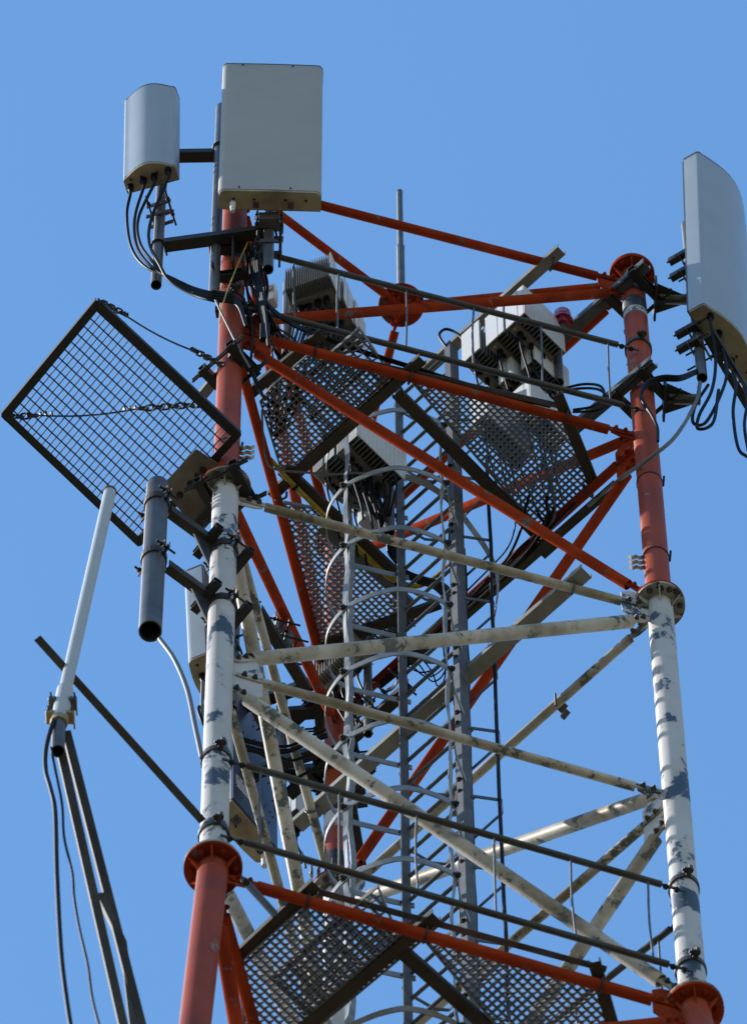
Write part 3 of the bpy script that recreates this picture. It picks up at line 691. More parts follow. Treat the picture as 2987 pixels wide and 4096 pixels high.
box('tilt_bracket', V((P3.x, P3.y, zbB-0.03))+nB*0.05, X, Y, Z, (0.11, 0.06, 0.10), 'pipe', t2, 0.004)
for fx in (-0.3, 0.2):
    for hz in (0.03, 1.82): bolt(pw+ax2[0]*(fx*0.535)+ax2[1]*0.109+ax2[2]*hz, ax2[1], t2, 'dark', 0.35)

# --- right leg mount and antenna
zu = zat(legxy(1, 0), 1190); zl = zat(legxy(1, 0), 1590)
mr = thing('antenna_mount', 'two dark clamp frames on the right leg with arms holding the outer pipe', 'mount', legxy(1, zl), 'antenna mounts clamped to the legs')
PR0 = PZ(2812, 1510, zl); PR_ = PZ(2806, 1510, zl+0.34)
for zz, yy, a0, a1 in ((zu, 1, (2245, 1405), (2612, 1088)), (zl, 2, (2310, 1757), (2640, 1480))):
    dz = zz-0.005
    beam('cross_channel', PZ(*a0, dz)+tPB*-0.05, PZ(*a1, dz)+tPB*-0.05, chan(0.06, 0.055, 0.006), 'galv', mr)
    legclamp(mr, 1, zz, tRB, 0.26, 'dark')
    lg = legxy(1, zz); pr = V((PR_.x, PR_.y, zz)); d = (pr-lg); d.normalize()
    tube('arm', lg+d*(RL+0.07), pr-d*0.02, 0.03, 'pipe', mr, 24)
    box('arm_plate', lg+d*(RL+0.05), d, d.cross(Z), Z, (0.012, 0.2, 0.17), 'dark', mr)
    s = d.cross(Z)
    for sg in (-1, 1):
        g = G(); a = lg+d*(RL+0.056); v = [a+s*0.0+Z*0.075*sg, a+d*0.13+Z*0.03*sg, a+Z*0.03*sg]
        g.add([x+s*0.004 for x in v]+[x-s*0.004 for x in v], [(0, 1, 2), (5, 4, 3), (0, 3, 4, 1), (1, 4, 5, 2), (2, 5, 3, 0)]); g.obj('stiffener', 'dark', mr)
        g = G(); v = [a+s*(0.085*sg), a+d*0.14+s*(0.028*sg), a+s*(0.028*sg)]
        g.add([x+Z*0.004 for x in v]+[x-Z*0.004 for x in v], [(0, 1, 2), (5, 4, 3), (0, 3, 4, 1), (1, 4, 5, 2), (2, 5, 3, 0)]); g.obj('stiffener', 'dark', mr)
pD = pipe('mounting_pipe', 'grey pipe behind the large right-hand panel antenna, open lower end', PR_, zat(PR_, 1512), zat(PR_, 900), 0.0285)
nC = V((0.865, -0.50, 0)).normalized(); wC = V((-nC.y, nC.x, 0))
zbC = zat(PR0, 1242)
oC = PZ(2752, 1245, zbC)+wC*0.265
t3, ax3, e3 = panel('panel_antenna', 'large pale panel antenna with bowed front leaving the frame at right', oC, nC, 0.53, 0.10, 2.40, 0.025, 0.075, R(1.5), 'radome_b', [(-0.36, 0.62), (-0.16, 0.55), (-0.02, 0.30), (0.16, 0.4)])
if (ax3[0]-wC).length > 0.1: pass
for zz in (-0.05, -0.28, 0.86, 1.12):
    c = V((PR_.x, PR_.y, zbC+zz)); clamp(t3, PR_, zbC+zz, nC, 0.0285, 0.15, 'pipe')
    beam('bracket', c-nC*0.10-wC*0.05, c+nC*0.03-wC*0.05, chan(0.035, 0.05, 0.005), 'dark', t3)
for k, e in enumerate(e3):
    lo = [[(2860, 1440), (2845, 1560), (2795, 1660), (2790, 1715), (2850, 1690), (2872, 1560)], [(2905, 1480), (2880, 1580), (2820, 1690), (2770, 1690), (2780, 1620), (2830, 1540)],
          [(2940, 1520), (2930, 1650), (2950, 1790), (2990, 1830)], [(2985, 1580), (2975, 1700), (2990, 1800)]][k]
    cable('jumper_cable', [e, e-ax3[2]*0.06]+[PY(x, y, PR_.y-0.02+0.02*k) for x, y in lo], 0.009, 'black', t3)
beam('cross_channel', PZ(2835, 1345, zbC-0.25), PZ(3080, 1760, zbC-0.25), chan(0.07, 0.06, 0.006), 'dark', mr)
tc = thing('coax_cable', 'pair of black cables looping from the right leg to the outer pipe', 'cable', PY(2560, 1600, -0.4), 'loose cable runs')
for k in range(3):
    y0 = -0.42-0.015*k
    cable('cable', [PY(2630, 1765, y0), PY(2625, 1700, y0), PY(2580, 1630-6*k, y0), PY(2562, 1585-5*k, y0), PY(2590, 1540-7*k, y0), PY(2650, 1522-9*k, y0), PY(2720, 1520-8*k, y0), PY(2790, 1490-6*k, PR_.y)], 0.0075, 'black', tc)
tc = thing('grey_conduit', 'grey conduit sweeping from the outer pipe across the right leg to the platform edge', 'cable', PZ(2440, 1920, z1), 'loose cable runs')
cable('conduit', [PY(2798, 1530, PR_.y-0.02), PY(2780, 1610, PR_.y-0.06), PY(2700, 1745, -0.46), PY(2600, 1830, -0.42), PY(2500, 1900, -0.25), PY(2420, 1965, -0.05), PZ(2350, 2025, z1-0.11)], 0.0105, 'cable_g', tc)

# --- antennas behind the left leg
pWb = legxy(0, 0)+nLB*0.34+tLB*0.55
nD = V((-0.93, 0.36, 0)).normalized()
zb4 = zat(pWb, 2690)
o4 = PV(800, 2700, pWb, V((0, 1, 0))); 
t4, ax4, e4 = panel('panel_antenna', 'slim white panel antenna half hidden behind the white left leg', V((o4.x+0.075, o4.y, o4.z)), nD, 0.24, 0.10, 1.22, 0.03, 0.01, R(2), 'radome_b', [(-0.3, 0.6), (0.1, 0.55)])
for k, e in enumerate(e4):
    cable('jumper_cable', [e, e-Z*0.09, PY(795+14*k, 2830, o4.y), PY(812+10*k, 2890, o4.y+0.02), PY(850, 2950, o4.y+0.1)], 0.0085, 'cable_g' if k else 'black', t4)
pp4 = pipe('mounting_pipe', 'thin grey pipe behind the slim white antenna and the left leg', V((o4.x+0.16, o4.y-0.02, 0)), o4.z-0.5, o4.z+1.5, 0.027)
for zz in (0.25, 0.95): clamp(t4, V((o4.x+0.16, o4.y-0.02, 0)), o4.z+zz, nD, 0.029, 0.15, 'dark')
# antenna seen from behind through the white braces
nE = V((-0.79, 0.61, 0)).normalized(); wE = V((0.61, 0.79, 0)).normalized()
pE = legxy(0, 0)+tLB*0.9+nLB*0.42
o5 = PV(1015, 3300, pE, nLB); 
t5, ax5, e5 = panel('panel_antenna', 'panel antenna seen from its dark blue back plate through the white braces', o5, nE, 0.36, 0.12, 1.62, 0.03, 0.01, R(1), 'radome', [], extra='back')
for k in range(34):
    fx, fz = random.uniform(-0.16, 0.16), random.uniform(0.06, 1.5)
    if k % 2: fx = round(fx*9)/9*1.0
    bolt(o5+ax5[0]*fx+ax5[2]*fz-ax5[1]*0.012, -ax5[1], t5, 'alu' if False else 'dark', 0.32)
g = G(); g_box(g, o5+ax5[0]*0.10+ax5[2]*0.30-ax5[1]*0.0125, ax5[0], ax5[1], ax5[2], 0.11, 0.001, 0.16); lb = g.obj('type_label', 'paper', t5)
for k in range(3):
    g = G(); g_box(g, o5+ax5[0]*(0.135-0.035*k)+ax5[2]*0.345-ax5[1]*0.0138, ax5[0], ax5[1], ax5[2], 0.012, 0.0008, 0.02); g.obj('print', 'ink', lb)
for (fx, fz) in ((0.08, -0.014), (-0.12, -0.014)):
    g = G(); q = o5+ax5[0]*fx+ax5[1]*0.05+ax5[2]*fz; g_box(g, q, ax5[0], ax5[1], ax5[2], 0.045, 0.05, 0.005, 0.002); tb = g.obj('bracket_tab', 'galv', t5); bolt(q-ax5[2]*0.003, -ax5[2], tb, 'bolt', 0.7)
g = G(); q = o5+ax5[0]*(-0.16)+ax5[1]*0.06-ax5[2]*0.01; g_tube(g, q, q-ax5[2]*0.14, 0.018, 16, None, 0.015); g.obj('white_plug', 'unit', t5)
pE2 = o5-nE*0.13+wE*0.05
pp5 = pipe('mounting_pipe', 'dark pipe clamped to the back of the blue-backed antenna', pE2, o5.z+0.1, o5.z+1.75, 0.03)
for zz in (0.5, 1.2): clamp(t5, pE2, o5.z+zz, -nE, 0.031, 0.16, 'dark')
m5 = thing('antenna_mount', 'dark channel arms from the back leg to the antennas on the left side', 'mount', node(2, 2)+V((0, 0, 0.3)), 'antenna mounts clamped to the legs')
for zz in (0.55, 1.35):
    a = legxy(2, o5.z+zz); b = V((pE2.x, pE2.y, o5.z+zz)); beam('arm', a, b, chan(0.06, 0.06, 0.006), 'dark', m5); legclamp(m5, 2, o5.z+zz, (b-a), 0.22)
for (a, b, zz) in (((1030, 2445), (1225, 2765), 0.75), ((1000, 2790), (1085, 2960), 0.1)):
    beam('arm', PZ(*a, zz), PZ(*b, zz), chan(0.055, 0.055, 0.006), 'dark', m5)
ps = PZ(1118, 2565, 0.9)
tube('pipe_stub', (ps.x, ps.y, 0.9), (ps.x, ps.y, 1.25), 0.03, 'pipe', m5, 24, 0.004); clamp(m5, ps, 1.02, V((1, 0.3, 0)), 0.031, 0.15, 'dark')
ps = PZ(1150, 2640, 0.7); tube('pipe_stub', (ps.x, ps.y, 0.75), (ps.x, ps.y, 1.05), 0.026, 'galv', m5, 20); clamp(m5, ps, 0.85, V((1, 0.3, 0)), 0.027, 0.15, 'dark')
tc = thing('coax_cable', 'black cables crossing behind the white braces from the red back leg', 'cable', PZ(1250, 2960, -0.3), 'loose cable runs')
for k, (ya, yb, yc) in enumerate(((2965, 2985, 2915), (2990, 3000, 2935), (3000, 3008, 2945), (2975, 3040, 3010), (3010, 3115, 3065))):
    zz = -0.35-0.05*k
    cable('cable', [PZ(965, ya-12, zz), PZ(1050, ya+10, zz), PZ(1150, yb, zz), PZ(1230, (yb+yc)/2, zz), PZ(1310, yc, zz)], 0.0085, 'black', tc)

# ------------------------------------------------------------------ radio units
UNITS = 'radio units on the tower'
def radio(label, P, a, b, w, d, h, covers=('-a', '+b'), conn=3, warn=True, nf=13, cab=None, name='radio_unit'):
    """finned radio unit: P = centre of its underside, a along the width, b the side that carries the fins"""
    a = V(a).normalized(); b = V(b).normalized(); P = V(P); t = thing(name, label, 'radio unit', P, UNITS)
    core = 0.5*d; g = G(); g_box(g, P-b*(d/2-core/2)+Z*(h/2), a, b, Z, w*0.96, core, h, 0.004); bd = g.obj('body', 'unit_g', t)
    for k in range(nf):
        x = -w*0.46+w*0.92*k/(nf-1)
        box('fin', P+a*x+b*(d/2-(d-core)/2-0.002)+Z*(h/2+0.012), a, b, Z, (0.0032, d-core, h*0.93), 'fin', t)
    for cv in covers:
        s = 1 if cv[0] == '+' else -1
        if cv[1] == 'a':
            c = P+a*(s*(w/2+0.004))+Z*(h/2); box('cover', c, a, b, Z, (0.007, d*1.04, h*1.04), 'unit', t, 0.0025)
            box('cover_seam', c+a*(s*0.0036)+b*(d*0.18), a, b, Z, (0.001, 0.003, h*1.03), 'rail', t)
        else:
            c = P+b*(s*(d/2+0.006))+Z*(h/2); cvo = box('cover', c, a, b, Z, (w*1.04, 0.006, h*1.04), 'unit', t, 0.002)
            for k in range(11):
                g = G(); g_box(g, c+a*(-w*0.44+w*0.88*k/10)+b*(s*0.0035), a, b, Z, 0.005, 0.002, h*1.0); g.obj('rib', 'unit', cvo)
    g = G(); g_box(g, P-b*(d/2-core/2)-Z*0.004, a, b, Z, w*0.9, core*0.86, 0.007, 0.002); up_ = g.obj('connector_plate', 'unit_g', t)
    for k in range(conn):
        x = -w*0.28+w*0.56*k/max(1, conn-1); q = P-b*(d/2-core/2)+a*x-Z*0.008; connector(t, q, -Z, 0.0165 if k != 1 else 0.011, 0.085)
        if cab: cable('jumper_cable', [q-Z*0.08, q-Z*0.16, q-Z*0.26+cab*0.25, q-Z*0.40+cab*0.8, q-Z*0.55+cab], 0.0065, 'black', t, 5, 6)
    for x in (-0.05, 0.08): g = G(); q = P-b*(d/2-core/2)+a*(x*w/0.3)-Z*0.0075; g_tube(g, q, q-Z*0.006, 0.011, 12); g.obj('blank_plug', 'black', t)
    if warn:
        q = P-b*(d/2-core/2)-a*(w*0.40)-Z*0.0078; g = G(); g.add([q+a*0.008, q-a*0.008+b*0.008, q-a*0.008-b*0.008], [(0, 1, 2)]); g.obj('warning_mark', 'print_y', t)
        q = q+a*0.022; g = G(); g_tube(g, q-Z*0.0006, q, 0.006, 12); g.obj('notice_mark', 'print_b', t)
    return t
A2, B2 = tPB, tRB                                  # boxes stand square to the right-hand face
def U2(px, py, z): return PZ(px, py, z)
zU = NZ[0][0]-0.62
for k, (x, y, lab) in enumerate(((2140, 1362, 'white radio unit with ribbed side nearest the red beacon, first of three'), (2060, 1432, 'white radio unit in the middle of the three under the top channel'), (1965, 1500, 'white radio unit nearest the ladder, last of the three under the top channel'))):
    radio(lab, U2(x, y, zU), A2, B2, 0.30, 0.125, 0.42, ('-a', '+b') if k == 0 else ('-a',), 3, True, 13, V((0.05, 0.1, 0)))
pl_ = pipe('mounting_pipe', 'pipe behind the three radio units under the top channel', U2(2230, 1465, zU), zU-0.25, NZ[0][0]+0.05, 0.027)
zV = NZ[0][0]-1.0
radio('small pale radio unit with cable on its side behind the guard rail', U2(2180, 1525, zV+0.18), A2, B2, 0.26, 0.085, 0.34, ('-a', '+b'), 3, False, 12, V((0.08, 0.05, 0)))
radio('pale radio unit just above the toe angle of the right-hand grating', U2(2090, 1585, zV+0.12), A2, B2, 0.26, 0.085, 0.34, ('-a', '+b'), 3, False, 12)
zW = z1+0.75
radio('pale radio unit seen through the right-hand grating beside the ladder', U2(2010, 1775, zW), A2, B2, 0.34, 0.11, 0.42, ('-a', '+b'), 3, False, 13, V((0.05, 0.12, 0)))
radio('radio unit with white plug seen through the right-hand grating near the beam', U2(2170, 1720, zW), A2, B2, 0.30, 0.11, 0.36, ('-a', '+b'), 3, False, 13, V((0.05, 0.12, 0)))
# units at the upper left, fins towards the camera
A1 = V((0.94, -0.33, 0)).normalized(); B1 = V((-0.33, -0.94, 0)).normalized()
zX = NZ[0][0]-0.52
for k, (x, y, lab) in enumerate(((1245, 1185, 'finned radio unit with white end plate at the left, frontmost of three'), (1300, 1280, 'finned radio unit in the middle of the three at the left'), (1345, 1375, 'finned radio unit at the back of the three at the left, above the grating'))):
    radio(lab, U2(x, y, zX-0.02*k), A1, B1, 0.26, 0.15, 0.36, ('+a',), 4, True, 20, V((-0.06, 0.10, 0)))
pl_ = pipe('mounting_pipe', 'pipe behind the three finned radio units at the left', U2(1150, 1290, zX), zX-0.5, NZ[0][0]+0.1, 0.027)
bx_ = thing('junction_box', 'small pale junction box left of the finned radio units', 'junction box', U2(1078, 1215, zX), None)
box('case', U2(1080, 1215, zX)+Z*0.1, A1, B1, Z, (0.07, 0.06, 0.24), 'unit', bx_, 0.006); box('lid_latch', U2(1080, 1215, zX)+Z*0.15+B1*0.033, A1, B1, Z, (0.05, 0.006, 0.07), 'cap', bx_, 0.002)
# units seen through the ladder opening
zY = z1+0.42
for k, (x, y, lab) in enumerate(((1480, 1870, 'ribbed white radio unit seen through the ladder opening beside the stile'), (1385, 1950, 'dark finned radio unit beside the ribbed one in the ladder opening'))):
    radio(lab, U2(x, y, zY), A2, B2, 0.36, 0.15, 0.44, ('+b',) if k == 0 else (), 4, True, 15, V((0.06, 0.12, 0)))
pl_ = pipe('mounting_pipe', 'pipe behind the radio units in the ladder opening', U2(1555, 2010, zY), zY-0.42, zY+0.5, 0.03)
jb = thing('distribution_box', 'pale splice box with latches under the radio units in the ladder opening', 'junction box', U2(1500, 2105, z1+0.25), None)
c = U2(1497, 2100, z1+0.25); box('case', c+Z*0.12, A2, B2, Z, (0.14, 0.11, 0.26), 'unit', jb, 0.006)
for q in (0.06, 0.17): box('latch', c+Z*q+B2*0.058, A2, B2, Z, (0.05, 0.01, 0.03), 'unit_g', jb, 0.002)
# unit at the lower left behind the braces
cR = PV(1185, 3290, pE, nLB); radio('white radio unit with ribbed black plugs behind the rearmost white brace', cR, wE, -nE, 0.12, 0.10, 0.30, ('-a', '+b'), 3, False, 8, V((0.05, -0.02, 0)))

# ------------------------------------------------------------------ red obstruction beacon
zbk = zat(legxy(1, 0), 1190)
bc = PZ(2250, 1290, zbk-0.1); be = thing('obstruction_lamp', 'dark red aircraft warning lamp on the mount channel end', 'lamp', bc)
g = G(); g_tube(g, bc, bc+Z*0.02, 0.055, 36); g.obj('flange', 'lens', be)
g = G()
for (z0_, z1__, ra, rb) in ((0.021, 0.05, 0.046, 0.05), (0.05, 0.12, 0.05, 0.047), (0.12, 0.16, 0.047, 0.025)): g_tube(g, bc+Z*z0_, bc+Z*z1__, ra, 32, None, rb)
g.obj('lens', 'lens', be)
g = G(); g_tube(g, bc-Z*0.055, bc-Z*0.001, 0.036, 24, None, 0.042); g.obj('base', 'lens', be)
tube('conduit', bc-Z*0.056, bc-Z*0.16, 0.018, 'rail', be, 16)
for j in range(6):
    a = j*math.pi/3; bolt(bc+V((math.cos(a), math.sin(a), 0))*0.047-Z*0.001, -Z, be, 'red', 0.45)

# ------------------------------------------------------------------ hanging grid platform on the left
zP = zat(legxy(0, 0), 1885)
gc = [PZ(388, 1200, zP), PZ(965, 1738, zP), PZ(557, 2186, zP), PZ(6, 1662, zP)]
gp = thing('grid_platform', 'dark square grid platform hung out from the left leg on two chains', 'platform', sum(gc, V())/4)
e1_ = (gc[1]-gc[0]).normalized(); e2_ = (gc[3]-gc[0]).normalized(); gcen = sum(gc, V())/4
for i in range(4):
    a, b = gc[i], gc[(i+1) % 4]; d = (b-a).normalized(); inn = (gcen-(a+b)/2); inn = (inn-d*inn.dot(d)).normalized()
    g = G(); w_ = 0.036
    ia, ib = a+inn*w_+d*w_*0.9, b+inn*w_-d*w_*0.9
    g.add([a, b, ib, ia]+[x-Z*0.005 for x in (a, b, ib, ia)], [(0, 1, 2, 3), (7, 6, 5, 4), (0, 4, 5, 1), (1, 5, 6, 2), (2, 6, 7, 3), (3, 7, 4, 0)])
    g_box(g, (a+b)/2+Z*0.018-inn*0.0025, d, inn, Z, (b-a).length-0.01, 0.005, 0.036); g.obj('frame_angle', 'dark', gp)
inner = [c+(gcen-c).normalized()*0.035 for c in gc]
grating(gp, inner, zP+0.012, e1_, 0.0505, 0.0315, 0.013, 0.0038, BARW, True, 0.004, e2_)
# chains with wire rope between
def link_mesh(g):
    pts = []
    for k in range(20):
        a = 2*math.pi*k/20; pts.append(V((0.017*math.cos(a)+(0.012 if math.cos(a) > 0 else -0.012), 0.0145*math.sin(a), 0)))
    g_path(g, pts, 0.0056, 6, True)
LINK = unit_mesh(link_mesh, 'chain_link', 'dark')
def chain(a, b, n0, n1):
    d = (b-a).normalized(); L = (b-a).length; s = 0.042
    k0, k1 = a+d*(s*n0), b-d*(s*n1)
    sag = [k0.lerp(k1, f)-Z*(0.05*math.sin(math.pi*f)) for f in [q/8 for q in range(9)]]
    g = G(); g_path(g, sag, 0.0048, 8); ch = g.obj('hanger_rope', 'dark', gp)
    for base, sg, n in ((a, 1, n0), (b, -1, n1)):
        for k in range(n):
            p = base+d*(sg*s*(k+0.5)); x = d; r_ = frame(d)[1] if k % 2 == 0 else frame(d)[2]; y = r_; zz = x.cross(y)
            W = M(((x.x, y.x, zz.x, p.x), (x.y, y.y, zz.y, p.y), (x.z, y.z, zz.z, p.z), (0, 0, 0, 1))); link('chain_link', LINK, ch, W)
        for k in range(3):
            p = base+d*(sg*(s*n+0.02+0.03*k)); g = G(); g_tube(g, p-d*0.004, p+d*0.004, 0.012, 8); g_box(g, p+Z*0.014, d, d.cross(Z).normalized(), Z, 0.01, 0.022, 0.012); g.obj('rope_grip', 'dark', ch)
zc1 = zat(legxy(0, 0), 1478); lc = legxy(0, zc1)
hk1 = PY(892, 1462, lc.y-0.14); hk2 = PY(800, 1618, lc.y-0.16)
chain(gc[0]+Z*0.03+e1_*0.03, hk1, 5, 7); chain(gc[3]+Z*0.03+e1_*0.03, hk2, 4, 8)
hb = thing('chain_bracket', 'galvanised channel bracket clamped to the red left leg holding the platform chains', 'bracket', lc)
beam('channel', PZ(1002, 1442, zc1)+V((-0.07, -0.03, 0)), PZ(790, 1610, zc1), chan(0.05, 0.05, 0.006), 'channel_lit', hb)
legclamp(hb, 0, zc1-0.02, V((1, -0.9, 0)), 0.22, 'dark')
# gusset plate and bracket under the platform's inner edge
pp_ = [(785, 1795), (928, 1888), (930, 1985), (800, 2135), (645, 1945)]
br = thing('platform_bracket', 'dark steel gusset plate fixing the grid platform to the left leg', 'bracket', legxy(0, zP-0.05))
g = G(); pts = [PZ(x, y, zP-0.012) for x, y in pp_]; n = len(pts)
g.add(pts+[p-Z*0.012 for p in pts], [tuple(range(n)), tuple(range(2*n-1, n-1, -1))]+[(i, (i+1) % n, n+(i+1) % n, n+i) for i in range(n)]); plt = g.obj('plate', 'plate', br)
a, b = PZ(780, 1900, zP-0.045), PZ(905, 2010, zP-0.045); d = (b-a).normalized(); box('rib', (a+b)/2, d, d.cross(Z), Z, ((b-a).length, 0.008, 0.04), 'beam', br)
for x, y in ((720, 1980), (762, 1935), (812, 1880)): bolt(PZ(x, y, zP-0.026), -Z, plt, 'dark', 1.1)
a, b = PZ(800, 2120, zP-0.05), PZ(930, 1995, zP-0.05); beam('edge_angle', a, b, angle(0.05, 0.05, 0.006), 'dark', br)
legclamp(br, 0, zP-0.28, V((1, -0.5, 0)), 0.24, 'dark')

# ------------------------------------------------------------------ dark pipe held off the left leg
zk1, zk2 = zat(legxy(0, 0), 2215), zat(legxy(0, 0), 2435)
pk = PZ(628, 2020, zk1)
st = thing('stub_pipe', 'thick dark grey open pipe held beside the left leg by two strap brackets', 'pipe', (pk.x, pk.y, zat(pk, 2525)))
tube('pipe', (pk.x, pk.y, zat(pk, 2525)), (pk.x, pk.y, zat(pk, 1945)), 0.0545, 'pipe', st, 40, 0.006)
for zz in (zk1, zk2):
    lc = legxy(0, zz); c = V((pk.x, pk.y, zz)); d = (c-lc).normalized(); s = d.cross(Z)
    beam('arm', lc+d*(RL+0.03), c-d*(0.075), chan(0.045, 0.07, 0.006), 'beam', st)
    for (cc, rr, sg) in ((lc, RL, 1), (c, 0.0545, -1)):
        for q in (1, -1):
            pts = [cc+d*(q*0.012)-s*(rr+0.05), cc+d*(q*0.014)-s*(rr+0.008)]+[cc+d*(q*(rr+0.005)*math.sin(a))-s*((rr+0.005)*math.cos(a)) for a in [math.pi*k/10 for k in range(1, 10)]]+[cc+d*(q*0.014)+s*(rr+0.008), cc+d*(q*0.012)+s*(rr+0.05)]
            g = G(); g_strip(g, pts, Z, 0.065, 0.006); g.obj('strap', 'beam', st)
        for q in (-1, 1):
            bolt(cc+s*(q*(rr+0.03))+d*0.016, d, st, 'dark'); tube('threaded_rod', cc+s*(q*(rr+0.03))-d*0.06, cc+s*(q*(rr+0.03))+d*0.05, 0.006, 'dark', st, 8)
    legclamp(st, 0, zz+0.02, d, 0.19, 'dark', False, 0.05)
    g = G(); v = [lc+d*(RL+0.02)-Z*0.02, lc+d*(RL+0.12)-Z*0.02, lc+d*(RL+0.02)-Z*0.30]; g.add([x+s*0.004 for x in v]+[x-s*0.004 for x in v], [(0, 1, 2), (5, 4, 3), (0, 3, 4, 1), (1, 4, 5, 2), (2, 5, 3, 0)]); g.obj('brace_plate', 'dark', st)
zc_ = zat(pk, 2525)
tc = thing('grey_conduit', 'grey cable hanging from the dark stub pipe to the rail clamp on the white leg', 'cable', (pk.x, pk.y, zc_-0.5), 'loose cable runs')
yk = pk.y
cable('conduit', [PY(640, 2555, yk), PY(700, 2640, yk-0.01), PY(750, 2760, yk-0.02), PY(780, 2900, yk-0.03), PY(808, 3030, yk-0.02)], 0.0115, 'cable_g', tc)

# ------------------------------------------------------------------ whip antenna on its boom at the lower left
zs = zat(legxy(0, 0), 3335)
ba, bb = legxy(0, zs)+V((-0.05, -0.06, 0)), PZ(150, 2552, zs+0.02)
zs -= 0.22
bm_ = thing('antenna_boom', 'rusty angle-iron boom with flat strut reaching from the left leg to the whip antenna', 'boom', legxy(0, zs-4))
beam('strut', ba, bb, [(-0.018, 0), (0.018, 0), (0.018, 0.006), (-0.018, 0.006)], 'rail', bm_)
zo = zs+0.03; po = PZ(268, 2745, zo)
pj = V((po.x, po.y, zo)); dO = (PV(440, 1975, po, V((0, 1, 0)))-PV(262, 2760, po, V((0, 1, 0)))).normalized()
nO = V((0, 1, 0)); b0 = PV(262, 2760, po, nO); b1 = PV(440, 1972, po, nO)
wh = thing('whip_antenna', 'thick white tilted whip antenna clamped to a boom at the lower left', 'antenna', PV(236, 3000, po, nO))
tube('radome_tube', b0, b1, 0.0285, 'omni', wh, 32); tube('top_cap', b1+dO*0.001, b1+dO*0.02, 0.031, 'rail', wh, 32)
c0 = PV(240, 2880, po, nO); tube('collar', c0, b0-dO*0.001, 0.037, 'omni', wh, 32); g = G(); g_tube(g, c0-dO*0.05, c0-dO*0.001, 0.040, 8); g.obj('collar_nut', 'brass', wh)
p0_ = PV(233, 3005, po, nO); tube('support_pipe', p0_, c0+dO*0.0-dO*0.052, 0.030, 'pipe', wh, 28, 0.004)
for f in (0.3, 0.75):
    c = c0.lerp(b0, f-0.2); t_ = dO.cross(Y).normalized(); 
    for q in (-1, 1):
        tube('threaded_rod', c+t_*(0.052*q)-Y*0.05+dO*0.0, c+t_*(0.052*q)+Y*0.09+dO*0.09, 0.005, 'galv', wh, 8)
        box('clamp_jaw', c+t_*(0.045*q), t_, Y, dO, (0.035, 0.06, 0.03), 'brass' if f < .5 else 'galv', wh, 0.004)
low = PV(706, 4630, legxy(0, -7.5), nO)
zlow = -8.2; lo = legxy(0, zlow)
fb = PV(250, 2985, po, nO)+Y*0.05; fb2 = PV(283, 2935, po, nO)+Y*0.07
for s_, e_ in ((fb, PV(493, 4092, legxy(0, -6)-V((0.2, 0.25, 0)), nO)), (fb2, PV(566, 4092, legxy(0, -6)-V((0.12, 0.15, 0)), nO))):
    d = (e_-s_).normalized(); beam('boom_chord', s_-d*0.12, s_+d*((e_-s_).length*1.45), [(-0.019, -0.006), (0.019, -0.006), (0.019, 0.0), (-0.013, 0.0), (-0.013, 0.026), (-0.019, 0.026)], 'beam', bm_, Y)
sA = PV(388, 3573, po.lerp(legxy(0, -6), 0.45), nO); sB = PV(480, 3765, po.lerp(legxy(0, -6), 0.6), nO); sC = PV(520, 4100, po.lerp(legxy(0, -6), 0.8), nO)
beam('lacing', sA, sB, angle(0.03, 0.03, 0.005), 'rail', bm_, Y); beam('lacing', sB, sC, angle(0.03, 0.03, 0.005), 'rail', bm_, Y)
yb = po.y-0.03
tc = thing('coax_cable', 'thick black feeder hanging from the whip antenna to the bottom of the frame', 'cable', PY(290, 4096, yb), 'feeders below the whip antenna')
cable('cable', [c0-dO*0.05, PY(215, 2890, yb), PY(186, 2990, yb), PY(184, 3080, yb), PY(205, 3160, yb), PY(222, 3250, yb), PY(229, 3500, yb), PY(245, 3800, yb), PY(268, 4000, yb), PY(300, 4200, yb)], 0.0105, 'black', tc)
tc = thing('coax_cable', 'thin wavy black cable hanging beside the thick feeder', 'cable', PY(400, 4096, yb), 'feeders below the whip antenna')
cable('cable', [PY(205, 2990, yb-0.02), PY(225, 3090, yb), PY(250, 3220, yb), PY(258, 3350, yb), PY(290, 3490, yb), PY(298, 3590, yb), PY(318, 3710, yb), PY(352, 3860, yb), PY(370, 3990, yb), PY(405, 4130, yb)], 0.0058, 'black', tc)

# ------------------------------------------------------------------ feeder cables on the ladder, bundles on the platforms
fd = thing('feeder_bundle', 'black feeder cables clamped in a bundle behind the ladder rungs', 'cable', ctr+tPB*0.2+Z*zbot, 'feeders on the ladder')
for k in range(5):
    o_ = ctr+ld*(0.0+0.022*k)+tPB*(0.165+0.012*(k % 2)); pts = []
    zt_ = 2.6-0.15*k; z = zt_
    while z > zbot: pts.append(o_+Z*z+ld*random.uniform(-.004, .004)+tPB*random.uniform(-.004, .004)); z -= 0.42
    cable('cable', pts, 0.0095 if k != 2 else 0.014, 'black', fd, 4, 8)
for k in range(9): z = 1.2-k*0.85; box('hanger', ctr+ld*0.05+tPB*0.155+Z*z, ld, tPB, Z, (0.14, 0.006, 0.03), 'galv', fd)
fr_ = thing('feeder_cable', 'single black feeder beside the right ladder stile held by bent brackets', 'cable', sR+ld*0.12+Z*zbot, 'feeders on the ladder')
o_ = sR+ld*0.11+tPB*0.13; pts = []; z = 2.9
while z > zbot: pts.append(o_+Z*z+ld*random.uniform(-.006, .006)); z -= 0.45
cable('cable', pts, 0.0095, 'black', fr_, 4, 8)
yc_ = thing('earth_cable_bundle', 'yellow and green earth cables tied along the platform channel behind the left leg brace', 'cable', PZ(1400, 2150, z1-0.02), None)
